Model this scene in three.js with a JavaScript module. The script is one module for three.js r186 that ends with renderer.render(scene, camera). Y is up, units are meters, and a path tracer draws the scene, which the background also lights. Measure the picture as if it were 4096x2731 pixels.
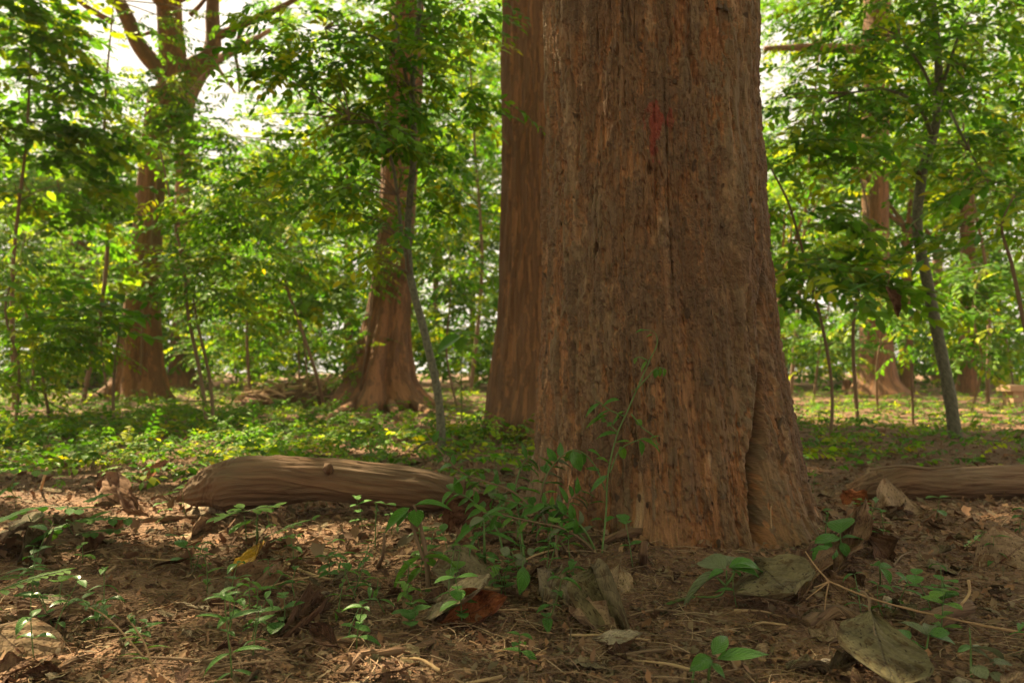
import * as THREE from 'three';
import { mergeGeometries } from 'three/addons/utils/BufferGeometryUtils.js';

// ---------------------------------------------------------------- camera, sky, sun, exposure
const EYE = 0.65, F = 3186, CX = 2048, CY = 1365.5, PITCH = Math.atan(115 / F);
const camera = new THREE.PerspectiveCamera(2 * Math.atan(CY / F) * 180 / Math.PI, 1024 / 682, 0.05, 400);
camera.position.set(0, EYE, 0);
camera.rotation.x = PITCH;
camera.focus = 2.3;
camera.userData.fStop = 3.5;
const scene = new THREE.Scene();
const renderer = new THREE.WebGLRenderer({ antialias: true });
renderer.toneMapping = THREE.LinearToneMapping;
renderer.toneMappingExposure = 4.4;
renderer.shadowMap.enabled = true;
const rad = (d) => d * Math.PI / 180;
const SUN_AZ = rad(48), SUN_EL = rad(49);
const sunDir = new THREE.Vector3(-Math.sin(SUN_AZ) * Math.cos(SUN_EL), Math.sin(SUN_EL), -Math.cos(SUN_AZ) * Math.cos(SUN_EL));
const sun = new THREE.DirectionalLight(new THREE.Color().setRGB(1, 0.81, 0.50), 5);
sun.position.copy(sunDir).multiplyScalar(80);
sun.castShadow = true;
sun.shadow.radius = 1;
sun.shadow.mapSize.set(4096, 4096);
Object.assign(sun.shadow.camera, { left: -45, right: 45, top: 45, bottom: -45, near: 1, far: 200 });
scene.add(sun, sun.target);
{ // hazy bright sky: even, whiter to the horizon and round the sun
  const w = 256, h = 128, data = new Float32Array(w * h * 4), d = new THREE.Vector3();
  for (let j = 0; j < h; j++) for (let i = 0; i < w; i++) {
    const v = (j + 0.5) / h, u = (i + 0.5) / w, el = (v - 0.5) * Math.PI, az = (u - 0.5) * 2 * Math.PI;
    d.set(Math.cos(el) * Math.cos(az), Math.sin(el), Math.cos(el) * Math.sin(az));
    const up = Math.max(0, d.y), near = Math.max(0, d.dot(sunDir)), glow = 0.22 * near ** 6 + 0.4 * near ** 40;
    const k = Math.pow(1 - up, 2.2);
    const o = (j * w + i) * 4;
    data[o] = 0.275 + 0.08 * k + glow; data[o + 1] = 0.252 + 0.07 * k + glow * 0.93; data[o + 2] = 0.225 + 0.05 * k + glow * 0.82; data[o + 3] = 1;
  }
  const sky = new THREE.DataTexture(data, w, h, THREE.RGBAFormat, THREE.FloatType);
  sky.mapping = THREE.EquirectangularReflectionMapping; sky.magFilter = THREE.LinearFilter; sky.needsUpdate = true;
  scene.background = sky; scene.environment = sky;
}

// ---------------------------------------------------------------- helpers
let seed = 7;
const reseed = (s) => { seed = s >>> 0; };
function rnd() { seed = (seed + 0x6D2B79F5) >>> 0; let t = seed; t = Math.imul(t ^ (t >>> 15), t | 1); t ^= t + Math.imul(t ^ (t >>> 7), t | 61); return ((t ^ (t >>> 14)) >>> 0) / 4294967296; }
const rr = (a, b) => a + (b - a) * rnd();
const pick = (a) => a[Math.floor(rnd() * a.length)];
const gauss = () => Math.sqrt(-2 * Math.log(rnd() + 1e-9)) * Math.cos(6.28318 * rnd());
const clamp = (x, a = 0, b = 1) => Math.min(b, Math.max(a, x));
const sstep = (a, b, x) => { const t = clamp((x - a) / (b - a)); return t * t * (3 - 2 * t); };
const mix = (a, b, t) => a + (b - a) * t;
const HT = new Float32Array(65536); for (let i = 0; i < 65536; i++) HT[i] = rnd() * 2 - 1;
// value noise in -1..1; px, py: period in cells (0 = none)
function vn(x, y, px = 0, py = 0) {
  let xi = Math.floor(x), yi = Math.floor(y); const fx = x - xi, fy = y - yi;
  const u = fx * fx * fx * (fx * (fx * 6 - 15) + 10), v = fy * fy * fy * (fy * (fy * 6 - 15) + 10);
  let x1 = xi + 1, y1 = yi + 1;
  if (px) { xi = ((xi % px) + px) % px; x1 = ((x1 % px) + px) % px; }
  if (py) { yi = ((yi % py) + py) % py; y1 = ((y1 % py) + py) % py; }
  const a = HT[(xi * 1619 + yi * 31337) & 65535], b = HT[(x1 * 1619 + yi * 31337) & 65535], c = HT[(xi * 1619 + y1 * 31337) & 65535], d = HT[(x1 * 1619 + y1 * 31337) & 65535];
  return a + (b - a) * u + (c - a) * v + (a - b - c + d) * u * v;
}
const fbm = (x, y, n = 4) => { let s = 0, a = 0.5; for (let i = 0; i < n; i++) { s += a * vn(x, y); x = x * 2.03 + 17.3; y = y * 2.03 + 9.1; a *= 0.5; } return s; };
const V = (x, y, z) => new THREE.Vector3(x, y, z);
const UPV = V(0, 1, 0);
const used = {};
function numbered(name) { const n = used[name] = (used[name] ?? -1) + 1; return n ? `${name}_${String(n).padStart(3, '0')}` : name; }
function add(o, name, label, category, group, kind) {
  o.name = numbered(name); o.userData = { label, category };
  if (group) o.userData.group = group;
  if (kind) o.userData.kind = kind;
  scene.add(o); return o;
}
function thing(name, label, category, pos, group) { const g = new THREE.Group(); if (pos) g.position.copy(pos); return add(g, name, label, category, group); }
function part(parent, name, geo, mat) { const m = new THREE.Mesh(geo, mat); m.name = name; m.castShadow = m.receiveShadow = true; parent.add(m); return m; }

// rays through the lens: P = the point at a depth, G = the point on the ground
function ray(px, py) { const x = (px - CX) / F, y = (CY - py) / F, c = Math.cos(PITCH), s = Math.sin(PITCH); return V(x, y * c + s, y * s - c); }
function P(px, py, d) { const r = ray(px, py); return r.multiplyScalar(d / -r.z).add(camera.position); }
const TRUNK_D = 3.15, TRUNK = V(0.60, 0, -TRUNK_D);
function H(x, z) {
  const dist = Math.hypot(x, z), t = Math.hypot(x - TRUNK.x - 0.02, z - TRUNK.z);
  const mound = 0.045 * sstep(1.02, 0.56, t) + 0.015 * sstep(1.5, 0.6, t);
  const bank = 0.03 * sstep(0.75, 0.2, Math.hypot(x - 0.15, (z + 2.75) * 1.2));
  return mound + bank + 0.05 * sstep(2, 9, dist) * fbm(x * 0.35 + 3, z * 0.35, 3) + 0.012 * fbm(x * 2.2, z * 2.2, 3) + 0.25 * sstep(12, 45, dist) * fbm(x * 0.06 + 8, z * 0.06 + 2, 2);
}
function G(px, py) {
  const r = ray(px, py); let t = EYE / -r.y;
  for (let i = 0; i < 12; i++) { const y = H(r.x * t, r.z * t); t = mix(t, (EYE - y) / -r.y, 0.7); }
  const p = r.multiplyScalar(t).add(camera.position); p.y = H(p.x, p.z); return p;
}
const onGround = (p, dy = 0) => V(p.x, H(p.x, p.z) + dy, p.z);

// tube along points with a radius at each; uv in metres
function tube(pts, radii, radial = 6, seg = 0, wob = 0) {
  const curve = new THREE.CatmullRomCurve3(pts), n = seg || Math.max(2, (pts.length - 1) * 4);
  const pos = [], uv = [], idx = [], fr = curve.computeFrenetFrames(n, false), len = curve.getLength(), q = V(0, 0, 0);
  const c0 = rnd() * 50;
  for (let i = 0; i <= n; i++) {
    const t = i / n, c = curve.getPoint(t), k = t * (radii.length - 1), k0 = Math.min(radii.length - 2, Math.floor(k));
    const r = radii.length === 1 ? radii[0] : mix(radii[k0], radii[k0 + 1], k - k0);
    for (let j = 0; j <= radial; j++) {
      const a = j / radial * 2 * Math.PI, rw = r * (1 + wob * vn(Math.cos(a) * 1.5 + c0, Math.sin(a) * 1.5 + t * len / Math.max(r, 0.004) * 0.35 + c0));
      q.copy(c).addScaledVector(fr.normals[i], Math.cos(a) * rw).addScaledVector(fr.binormals[i], Math.sin(a) * rw);
      pos.push(q.x, q.y, q.z); uv.push(a * r, t * len);
    }
  }
  for (let i = 0; i < n; i++) for (let j = 0; j < radial; j++) { const a = i * (radial + 1) + j, b = a + radial + 1; idx.push(a, b, a + 1, b, b + 1, a + 1); }
  for (const [row, flip] of [[0, 1], [n, 0]]) {
    const base = row * (radial + 1), ci = pos.length / 3, c = curve.getPoint(row / n); pos.push(c.x, c.y, c.z); uv.push(0, 0);
    for (let j = 0; j < radial; j++) flip ? idx.push(ci, base + j, base + j + 1) : idx.push(ci, base + j + 1, base + j);
  }
  const g = new THREE.BufferGeometry();
  g.setAttribute('position', new THREE.Float32BufferAttribute(pos, 3)); g.setAttribute('uv', new THREE.Float32BufferAttribute(uv, 2)); g.setIndex(idx);
  g.computeVertexNormals(); return g;
}

// leaf blade: base at the origin, grows along +z, +y is its upper face
function leafGeo(L, W, { nu = 4, nv = 6, fold = 0.25, droop = 0.3, wave = 0, widest = 0.4, tip = 1, roll = 0, thick = 0, jag = 0, sd = 0, heart = 0, corr = 0, bp = 0.75 } = {}) {
  const pos = [], uv = [], idx = [];
  const half = (t) => { // outline
    const a = t < widest ? Math.sin(t / widest * Math.PI / 2) ** bp : Math.cos((t - widest) / (1 - widest) * Math.PI / 2) ** (0.8 * tip);
    return Math.max(0.004, a) * W / 2;
  };
  const layer = (dy) => {
    for (let j = 0; j <= nv; j++) {
      const t = j / nv, ang = droop * t, zc = L * (Math.abs(droop) < 1e-4 ? t : Math.sin(ang) / droop), yc = -L * (Math.abs(droop) < 1e-4 ? 0 : (1 - Math.cos(ang)) / droop);
      for (let i = 0; i <= nu; i++) {
        const s = i / nu * 2 - 1; let h = half(t);
        if (jag) h *= 1 + jag * vn(t * 13 + sd, s > 0 ? 3 + sd : 9 + sd);
        let x = s * h, y = Math.abs(s) * h * fold;
        if (roll) { const ra = s * roll; const R = h / Math.max(0.2, Math.abs(roll)); x = R * Math.sin(ra) * Math.sign(roll) * Math.sign(roll); y = R * (1 - Math.cos(ra)) * Math.sign(roll); }
        if (wave) y += wave * W * (vn(t * 3.5 + sd * 3, s * 1.6 + sd) + 0.5 * vn(t * 9 + sd, s * 3 + 5 + sd));
        if (corr) y += corr * W * Math.sin((t * 9 - Math.abs(s) * 1.6) * 6.283) * Math.min(1, Math.abs(s) * 2.5);
        const z0 = heart ? -heart * L * s * s * (1 - sstep(0, 0.3, t)) : 0;
        const ca = Math.cos(ang), sa = Math.sin(ang);
        pos.push(x, yc + (y + dy) * ca - z0 * sa * 0, zc + (y + dy) * sa + z0); uv.push(i / nu, t);
      }
    }
  };
  layer(0); const n0 = (nu + 1) * (nv + 1);
  const quad = (o, f) => { for (let j = 0; j < nv; j++) for (let i = 0; i < nu; i++) { const a = o + j * (nu + 1) + i, b = a + nu + 1; f ? idx.push(a, a + 1, b, b, a + 1, b + 1) : idx.push(a, b, a + 1, b, b + 1, a + 1); } };
  quad(0, 0);
  if (thick) { layer(-thick); quad(n0, 1); }
  const g = new THREE.BufferGeometry();
  g.setAttribute('position', new THREE.Float32BufferAttribute(pos, 3)); g.setAttribute('uv', new THREE.Float32BufferAttribute(uv, 2)); g.setIndex(idx);
  g.computeVertexNormals(); return g;
}
const _m = new THREE.Matrix4(), _x = V(0, 0, 0), _y = V(0, 0, 0), _z = V(0, 0, 0);
function basis(dir, up) { _z.copy(dir).normalize(); _x.crossVectors(up, _z); if (_x.lengthSq() < 1e-6) _x.crossVectors(V(0.3, 0.2, 1), _z); _x.normalize(); _y.crossVectors(_z, _x); return _m.makeBasis(_x, _y, _z); }
function tint(geo, r, g, b) { const n = geo.attributes.position.count, a = new Float32Array(n * 3); for (let i = 0; i < n; i++) { a[i * 3] = r; a[i * 3 + 1] = g; a[i * 3 + 2] = b; } geo.setAttribute('color', new THREE.BufferAttribute(a, 3)); return geo; }
function at(geo, pos, dir, up, s = 1) { const g = geo.clone(); basis(dir, up); _m.scale(V(s, s, s)); _m.setPosition(pos); g.applyMatrix4(_m); return g; }

// ---------------------------------------------------------------- textures
function tex(w, h, f, srgb, repeat) {
  const d = new Uint8Array(w * h * 4), c = [0, 0, 0];
  for (let j = 0; j < h; j++) for (let i = 0; i < w; i++) { f((i + 0.5) / w, (j + 0.5) / h, c); const o = (j * w + i) * 4; for (let k = 0; k < 3; k++) { let x = clamp(c[k]); if (srgb) x = x <= 0.0031308 ? 12.92 * x : 1.055 * x ** (1 / 2.4) - 0.055; d[o + k] = x * 255 + 0.5; } d[o + 3] = 255; }
  const t = new THREE.DataTexture(d, w, h); t.magFilter = THREE.LinearFilter; t.minFilter = THREE.LinearMipmapLinearFilter; t.generateMipmaps = true;
  t.wrapS = t.wrapT = THREE.RepeatWrapping; if (srgb) t.colorSpace = THREE.SRGBColorSpace; if (repeat) t.repeat.set(...repeat); t.needsUpdate = true; return t;
}
const lerp3 = (o, a, b, t) => { o[0] = mix(a[0], b[0], t); o[1] = mix(a[1], b[1], t); o[2] = mix(a[2], b[2], t); };
// ---------------------------------------------------------------- bark of the great trunk
const BS = 0.45; // metres of arc per radian in the bark's own map
function barkLayers(s, y, fine) {
  const w = 0.010 * vn(s * 14, y * 3.1) + 0.004 * vn(s * 40, y * 9);
  const x = s + w;
  const big = vn(x * 8 + 40, y * 1.3 + 3);
  const p = 0.6 * vn(x * 30, y * 4.2) + 0.5 * vn(x * 64 + 7, y * 9.5) + 0.36 * vn(x * 120 + 3, y * 24) + 0.25 * vn(x * 210, y * 60) + 0.45 * big;
  const q = 0.5 * vn(x * 44 + 90, y * 9 + 4) + 0.55 * vn(x * 86 + 7, y * 19) + 0.4 * vn(x * 150, y * 42) + 0.25 * vn(x * 260, y * 80);
  const plate = sstep(-0.34, -0.22, p), top = sstep(0.10, 0.16, q + 0.2 * p);
  const ridge = 1 - Math.abs(vn(x * 78 + 11, y * 6 + 20)), r2 = 1 - Math.abs(vn(x * 140 + 2, y * 17 + 5));
  const crackN = Math.abs(vn(x * 46 + 33, y * 3.1)) + 0.4 * Math.abs(vn(x * 100, y * 22 + 5)), crack2 = Math.abs(vn(x * 95 + 3, y * 8)) + 0.3 * Math.abs(vn(x * 160, y * 40 + 5));
  const crack = Math.max(1 - sstep(0.04, 0.16, crackN), 0.6 * (1 - sstep(0.03, 0.12, crack2)));
  const mudM = 0.85 * sstep(-0.05, 0.4, fbm(s * 3.3 + 5, y * 2.2 + 1, 3) + 0.4 * vn(s * 30, y * 11) + 0.35 * vn(s * 75, y * 34) + 0.25 * vn(s * 150, y * 90));
  const lump = 0.6 * vn(s * 55, y * 38) + 0.5 * vn(s * 110 + 9, y * 80) + 0.3 * vn(s * 200, y * 160);
  const long = 0.013 * vn(x * 13 + 8, y * 0.9 + 2) - 0.012 * sstep(0.16, 0.0, Math.abs(vn(x * 19 + 51, y * 1.5 + 6))) * sstep(-0.4, 0.3, vn(s * 5 + 3, y * 2.5 + 60)) + 0.007 * vn(x * 27, y * 2.2);
  let fib = 0;
  if (fine) fib = 0.45 * vn(x * 190, y * 9) + 0.4 * vn(x * 340 + 5, y * 22) + 0.35 * vn(x * 620, y * 60);
  return { plate, top, ridge, r2, crack, mudM, lump, fib, big, p, q, long };
}
const barkRelief = (L) => L.long + (1 - L.mudM) * (0.008 * L.plate + 0.0075 * L.top + 0.006 * L.ridge + 0.001 * L.r2 - 0.010 * L.crack) + L.mudM * (0.010 + 0.005 * L.lump + 0.004 * L.ridge - 0.007 * L.crack + 0.004 * L.top);
// the trunk's outline: [py, left px, right px]
const MAIN_SIL = [[-900, 2215, 2965], [-300, 2190, 2998], [0, 2180, 3016], [500, 2186, 3039], [800, 2180, 3058], [1000, 2177, 3074], [1200, 2172, 3096], [1390, 2167, 3117], [1560, 2163, 3143], [1740, 2158, 3173], [1900, 2152, 3205], [2020, 2144, 3226], [2120, 2132, 3252]];
function silAt(sil, d) { return sil.map(([py, l, r]) => { const a = P(l, py, d), b = P(r, py, d), c = (l + r) / 2, ww = (r - l) / 2 / F; return { y: a.y, x: (a.x + b.x) / 2, r: (b.x - a.x) / 2 * Math.cos(Math.atan(ww)) }; }).sort((a, b) => a.y - b.y); }
function interp(t, y) { if (y <= t[0].y) return t[0]; for (let i = 1; i < t.length; i++) if (y <= t[i].y) { const k = (y - t[i - 1].y) / (t[i].y - t[i - 1].y); return { x: mix(t[i - 1].x, t[i].x, k), r: mix(t[i - 1].r, t[i].r, k) }; } const a = t[t.length - 1], dy = y - a.y; return { x: a.x, r: a.r * Math.max(0.45, 1 - dy * 0.035) }; }
const mainSil = silAt(MAIN_SIL, TRUNK_D);
const gaussA = (a, c, w) => Math.exp(-(((a - c) / w) ** 2));
function mainR(th, y) {
  const { r } = interp(mainSil, y);
  const low = sstep(1.6, 0.1, y), k = sstep(2.2, 0, y);
  const g1 = mix(rad(68), rad(21), sstep(1.7, 0.0, y));           // the deep fissure beside the side buttress
  let R = r - 0.014;
  R -= r * (0.06 + 0.32 * low) * gaussA(th, g1 + 0.025 * vn(y * 5, 7), 0.034);
  R -= r * 0.05 * gaussA(th, g1, 0.22);
  R -= r * 0.075 * low * gaussA(th, rad(-24) + 0.08 * vn(y * 3, 2), 0.13);   // hollow to the left of the vine
  R -= r * 0.02 * gaussA(th, rad(-2) + 0.1 * vn(y * 1.2, 4), 0.05);
  R += r * 0.035 * k * Math.cos(3 * (th - rad(5))) + r * 0.012 * Math.cos(7 * th + 1 + y * 0.4);
  R += r * 0.05 * low * (gaussA(th, rad(70), 0.5) * 0.3 + gaussA(th, rad(8), 0.28) * 0.8);
  R -= r * 0.05 * gaussA(th, rad(100), 0.12) * low;
  R += r * (0.03 * sstep(0.9, 0.05, y) * Math.cos(8 * th + 0.9 + 0.5 * vn(y * 2, 3)) + 0.012 * Math.cos(6 * th + 2));
  R -= r * 0.14 * sstep(1.0, 0.1, y) * gaussA(th, rad(56) + 0.03 * vn(y * 4, 11), 0.035);
  const foot = sstep(0.34, -0.05, y);
  R += foot * foot * (0.06 + 0.10 * vn(th * 2.6 + 3, 0.5) + 0.05 * vn(th * 6, 2.5));
  R += 0.008 * vn(th * 5, y * 2.5 + 8) + 0.005 * vn(th * 11, y * 6);
  return R;
}
const matColour = { exposed: [0.312, 0.150, 0.065], fibre: [0.215, 0.105, 0.049], outer: [0.127, 0.069, 0.036], grey: [0.175, 0.117, 0.066], mud: [0.106, 0.061, 0.035], pale: [0.357, 0.231, 0.134] };
const tmpA = [0, 0, 0], tmpB = [0, 0, 0];
function barkColour(c, L, s, y) {
  const f = 0.5 + 0.6 * L.fib;
  const tone = 0.5 + 0.5 * clamp(1.7 * vn(s * 5 + 31, y * 1.1 + 7) + 0.4 * vn(s * 30, y * 6), -1, 1);
  lerp3(tmpA, matColour.fibre, matColour.exposed, clamp(f + 0.5 * L.big));
  lerp3(tmpB, matColour.outer, matColour.grey, tone);
  lerp3(c, tmpA, tmpB, clamp(L.plate * (0.72 + 0.28 * L.top)));
  const pale = sstep(0.5, 0.8, vn(s * 22 + 60, y * 2.6 + 40) + 0.25 * vn(s * 60, y * 20)) * (1 - L.plate * 0.6);
  lerp3(c, c, matColour.pale, pale * 0.75);
  lerp3(c, c, matColour.mud, L.mudM * (0.8 + 0.2 * L.lump));
  const red = sstep(0.1, 0.5, vn(s * 34 + 5, y * 7 + 77)) * 0.35;
  c[0] *= 1 + red * 0.25; c[2] *= 1 - red * 0.25;
  const g = 1 + 0.22 * L.fib + 0.12 * vn(s * 400, y * 300); c[0] *= g; c[1] *= g; c[2] *= g;
}
const thetaAt = (px, py) => { const p = P(px, py, TRUNK_D - 0.38), m = interp(mainSil, p.y); return { s: Math.asin(clamp((p.x * TRUNK_D / (TRUNK_D - 0.38) * 0.93 - m.x) / m.r, -1, 1)) * BS, y: p.y }; };
const rp0 = thetaAt(2590, 520), holes = [[2270, 1000], [2290, 1160], [2370, 985], [2330, 1395], [2345, 1640], [2360, 1000], [2560, 690], [2205, 1250]].map(([a, b]) => thetaAt(a, b));
const BH = 2.6, BW = 2 * Math.PI * BS;
const mainCol = tex(2048, 2048, (u, v, c) => {
  const s = (u - 0.5) * BW, y = v * BH, L = barkLayers(s, y, true); barkColour(c, L, s, y);
  // old red paint daubed on the bark
  const dx = s - rp0.s, dy = y - rp0.y;
  if (Math.abs(dx) < 0.12 && Math.abs(dy) < 0.2) {
    const wobble = 0.45 * vn(s * 60, y * 25 + 3) + 0.35 * vn(s * 130, y * 60);
    const a = 1 - Math.hypot((dx + 0.01) / 0.034, dy / 0.105), b = 1 - Math.hypot((dx - 0.05) / 0.014, (dy - 0.02) / 0.045);
    const m = sstep(-0.05, 0.4, Math.max(a, b) + 0.75 * wobble) * (0.45 + 0.4 * L.plate);
    lerp3(c, c, [0.24, 0.034, 0.022], m * 0.85);
  }
}, true);
const mainBump = tex(2048, 2048, (u, v, c) => {
  const s = (u - 0.5) * BW, y = v * BH, L = barkLayers(s, y, true);
  c[0] = c[1] = c[2] = 0.5 + (1 - L.mudM * 0.6) * 0.36 * L.fib + L.mudM * 0.25 * vn(s * 230, y * 190) + 0.12 * vn(s * 500, y * 300) - 0.12 * L.crack;
}, false);
for (const t of [mainCol, mainBump]) t.wrapS = THREE.RepeatWrapping;
const M = {};
const std = (o) => new THREE.MeshStandardMaterial({ roughness: 0.95, ...o });
M.mainBark = std({ map: mainCol, bumpMap: mainBump, bumpScale: 0.009, roughness: 0.92 });

// tiling bark for the other teaks (1.2 m square)
const pb = (u, v, a, b, o = 0) => vn(u * a + o * a, v * b + o * b, a, b);
function tileBark(u, v) {
  const x = u + 0.012 * pb(u, v, 12, 4);
  const plate = sstep(-0.15, 0, 0.7 * pb(x, v, 22, 4) + 0.5 * pb(x, v, 50, 11) + 0.3 * pb(x, v, 110, 30));
  const crack = 1 - sstep(0.02, 0.16, Math.abs(pb(x, v, 34, 3)) + 0.3 * Math.abs(pb(x, v, 80, 20)));
  const fib = 0.5 * pb(x, v, 150, 6) + 0.4 * pb(x, v, 300, 18);
  const mud = sstep(0.0, 0.3, pb(u, v, 4, 3) + 0.5 * pb(u, v, 10, 7) + 0.3 * pb(u, v, 40, 30));
  return { plate, crack, fib, mud };
}
const barkTile = tex(1024, 1024, (u, v, c) => {
  const L = tileBark(u, v); lerp3(c, matColour.exposed, matColour.outer, clamp(L.plate * 0.45 + 0.45)); lerp3(c, c, matColour.mud, L.mud * 0.7);
  const k = 1 + 0.3 * L.fib + 0.12 * pb(u, v, 256, 200); c[0] *= k; c[1] *= k; c[2] *= k;
}, true, [1 / 1.2, 1 / 1.2]);
const barkTileBump = tex(1024, 1024, (u, v, c) => { const L = tileBark(u, v); c[0] = c[1] = c[2] = 0.45 + 0.25 * L.plate * (1 - L.mud) - 0.3 * L.crack * (1 - 0.6 * L.mud) + 0.2 * L.fib + 0.1 * L.mud; }, false, [1 / 1.2, 1 / 1.2]);
const bark = (r, g, b, o = {}) => std({ color: new THREE.Color().setRGB(r, g, b), map: barkTile, bumpMap: barkTileBump, bumpScale: 0.03, ...o });
M.bark = bark(1.15, 1.1, 1.05);
// smooth grey-green bark of the saplings
M.sapling = std({ color: new THREE.Color().setRGB(0.17, 0.165, 0.115), map: tex(256, 256, (u, v, c) => { const k = 0.85 + 0.3 * pb(u, v, 14, 9) + 0.25 * pb(u, v, 50, 40); c[0] = k * 0.85; c[1] = k * 0.85; c[2] = k * 0.8; }, true, [6, 6]), roughness: 0.9 });
M.twig = std({ color: new THREE.Color().setRGB(0.14, 0.095, 0.06) });
M.stemGreen = std({ color: new THREE.Color().setRGB(0.09, 0.16, 0.035), roughness: 0.6 });
M.stemBrown = std({ color: new THREE.Color().setRGB(0.17, 0.11, 0.065) });
M.straw = std({ color: new THREE.Color().setRGB(0.42, 0.28, 0.15) });
// weathered wood of the fallen logs
const woodF = (u, v) => { const x = u + 0.04 * pb(u, v, 5, 3); return 0.5 * pb(x, v, 40, 3) + 0.35 * pb(x, v, 90, 7) + 0.25 * pb(x, v, 200, 20); };
M.log = std({ map: tex(1024, 1024, (u, v, c) => { const f = 0.5 + 0.7 * woodF(u, v), s = 0.5 + 0.6 * pb(u, v, 5, 6) + 0.3 * pb(u, v, 16, 14); lerp3(c, [0.11, 0.06, 0.033], [0.215, 0.122, 0.066], clamp(f)); lerp3(c, c, [0.14, 0.098, 0.06], clamp(s) * 0.5); }, true, [2, 1.2]), bumpMap: tex(1024, 1024, (u, v, c) => { c[0] = c[1] = c[2] = 0.5 + 0.5 * woodF(u, v); }, false, [2, 1.2]), bumpScale: 0.008 });

// ---------------------------------------------------------------- ground
const soilN = (u, v) => 0.45 * pb(u, v, 7, 7) + 0.35 * pb(u, v, 19, 19) + 0.3 * pb(u, v, 60, 60) + 0.25 * pb(u, v, 170, 170) + 0.2 * pb(u, v, 420, 420);
const soilCol = tex(2048, 2048, (u, v, c) => {
  const n = 0.5 + 0.8 * soilN(u, v), straw = sstep(0.35, 0.6, 0.8 * pb(u, v, 60, 380) + 0.4 * pb(u, v, 150, 500)), str2 = sstep(0.4, 0.62, 0.8 * pb(u, v, 330, 70) + 0.4 * pb(u, v, 480, 160));
  lerp3(c, [0.108, 0.056, 0.031], [0.212, 0.112, 0.060], clamp(n)); lerp3(c, c, [0.25, 0.148, 0.08], Math.max(straw, str2) * 0.55);
  const k = 1 + 0.2 * pb(u, v, 700, 700); c[0] *= k; c[1] *= k; c[2] *= k;
}, true, [1 / 2.5, 1 / 2.5]);
const soilBump = tex(2048, 2048, (u, v, c) => { c[0] = c[1] = c[2] = 0.5 + 0.45 * (0.4 * pb(u, v, 40, 40) + 0.5 * pb(u, v, 110, 110) + 0.4 * pb(u, v, 260, 260) + 0.3 * pb(u, v, 600, 600)) + 0.15 * sstep(0.35, 0.6, 0.8 * pb(u, v, 60, 380) + 0.4 * pb(u, v, 150, 500)); }, false, [1 / 2.5, 1 / 2.5]);
M.soil = std({ map: soilCol, bumpMap: soilBump, bumpScale: 0.022, roughness: 0.98 });
{
  const rows = [0], cols = [];
  for (let r = 0.5; r < 170; r *= 1.0092) rows.push(r);
  for (let a = -180; a < -50; a += 6) cols.push(a);
  for (let a = -50; a < 50; a += 0.36) cols.push(a);
  for (let a = 50; a <= 180; a += 6.5) cols.push(a); cols.push(180);
  const n = cols.length, pos = new Float32Array(rows.length * n * 3), uv = new Float32Array(rows.length * n * 2), idx = [];
  rows.forEach((r, j) => cols.forEach((a, i) => {
    const x = r * Math.sin(rad(a)), z = -r * Math.cos(rad(a)), o = j * n + i, near = sstep(9, 4, r) * sstep(0.4, 1, r);
    const fine = near * (0.007 * vn(x * 9, z * 9) + 0.006 * vn(x * 21 + 4, z * 21) + 0.006 * Math.abs(vn(x * 38, z * 38 + 7)));
    pos.set([x, H(x, z) + fine, z], o * 3); uv.set([x, z], o * 2);
    if (j < rows.length - 1 && i < n - 1) idx.push(o, o + 1, o + n, o + n, o + 1, o + n + 1);
  }));
  const g = new THREE.BufferGeometry();
  g.setAttribute('position', new THREE.BufferAttribute(pos, 3)); g.setAttribute('uv', new THREE.BufferAttribute(uv, 2)); g.setIndex(idx); g.computeVertexNormals();
  const m = new THREE.Mesh(g, M.soil); m.receiveShadow = true; m.castShadow = true;
  add(m, 'ground', 'brown forest floor of dry soil and trampled leaf litter', 'ground', null, 'structure');
}

// ---------------------------------------------------------------- trunks
function trunkGeo(yRows, thCols, centre, R, uvF, relief) {
  const n = thCols.length, pos = new Float32Array(yRows.length * n * 3), uv = new Float32Array(yRows.length * n * 2), idx = [];
  yRows.forEach((y, j) => { const c = centre(y); thCols.forEach((th, i) => {
    const o = j * n + i, r = R(th, y) + (relief ? relief(th, y) : 0);
    pos.set([c.x + r * Math.sin(th), c.y ?? y, c.z + r * Math.cos(th)], o * 3); uv.set(uvF(th, y), o * 2);
    if (j < yRows.length - 1 && i < n - 1) idx.push(o, o + 1, o + n, o + n, o + 1, o + n + 1);
  }); });
  const g = new THREE.BufferGeometry();
  g.setAttribute('position', new THREE.BufferAttribute(pos, 3)); g.setAttribute('uv', new THREE.BufferAttribute(uv, 2)); g.setIndex(idx); g.computeVertexNormals();
  const nm = g.attributes.normal; // close the seam
  for (let j = 0; j < yRows.length; j++) for (let k = 0; k < 3; k++) { const a = (j * n) * 3 + k, b = (j * n + n - 1) * 3 + k, s = (nm.array[a] + nm.array[b]) / 2; nm.array[a] = nm.array[b] = s; }
  return g;
}
const great = thing('teak_tree', 'massive teak trunk in front with flaking brown bark and a red paint mark', 'tree', V(0, 0, 0), null);
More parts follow.
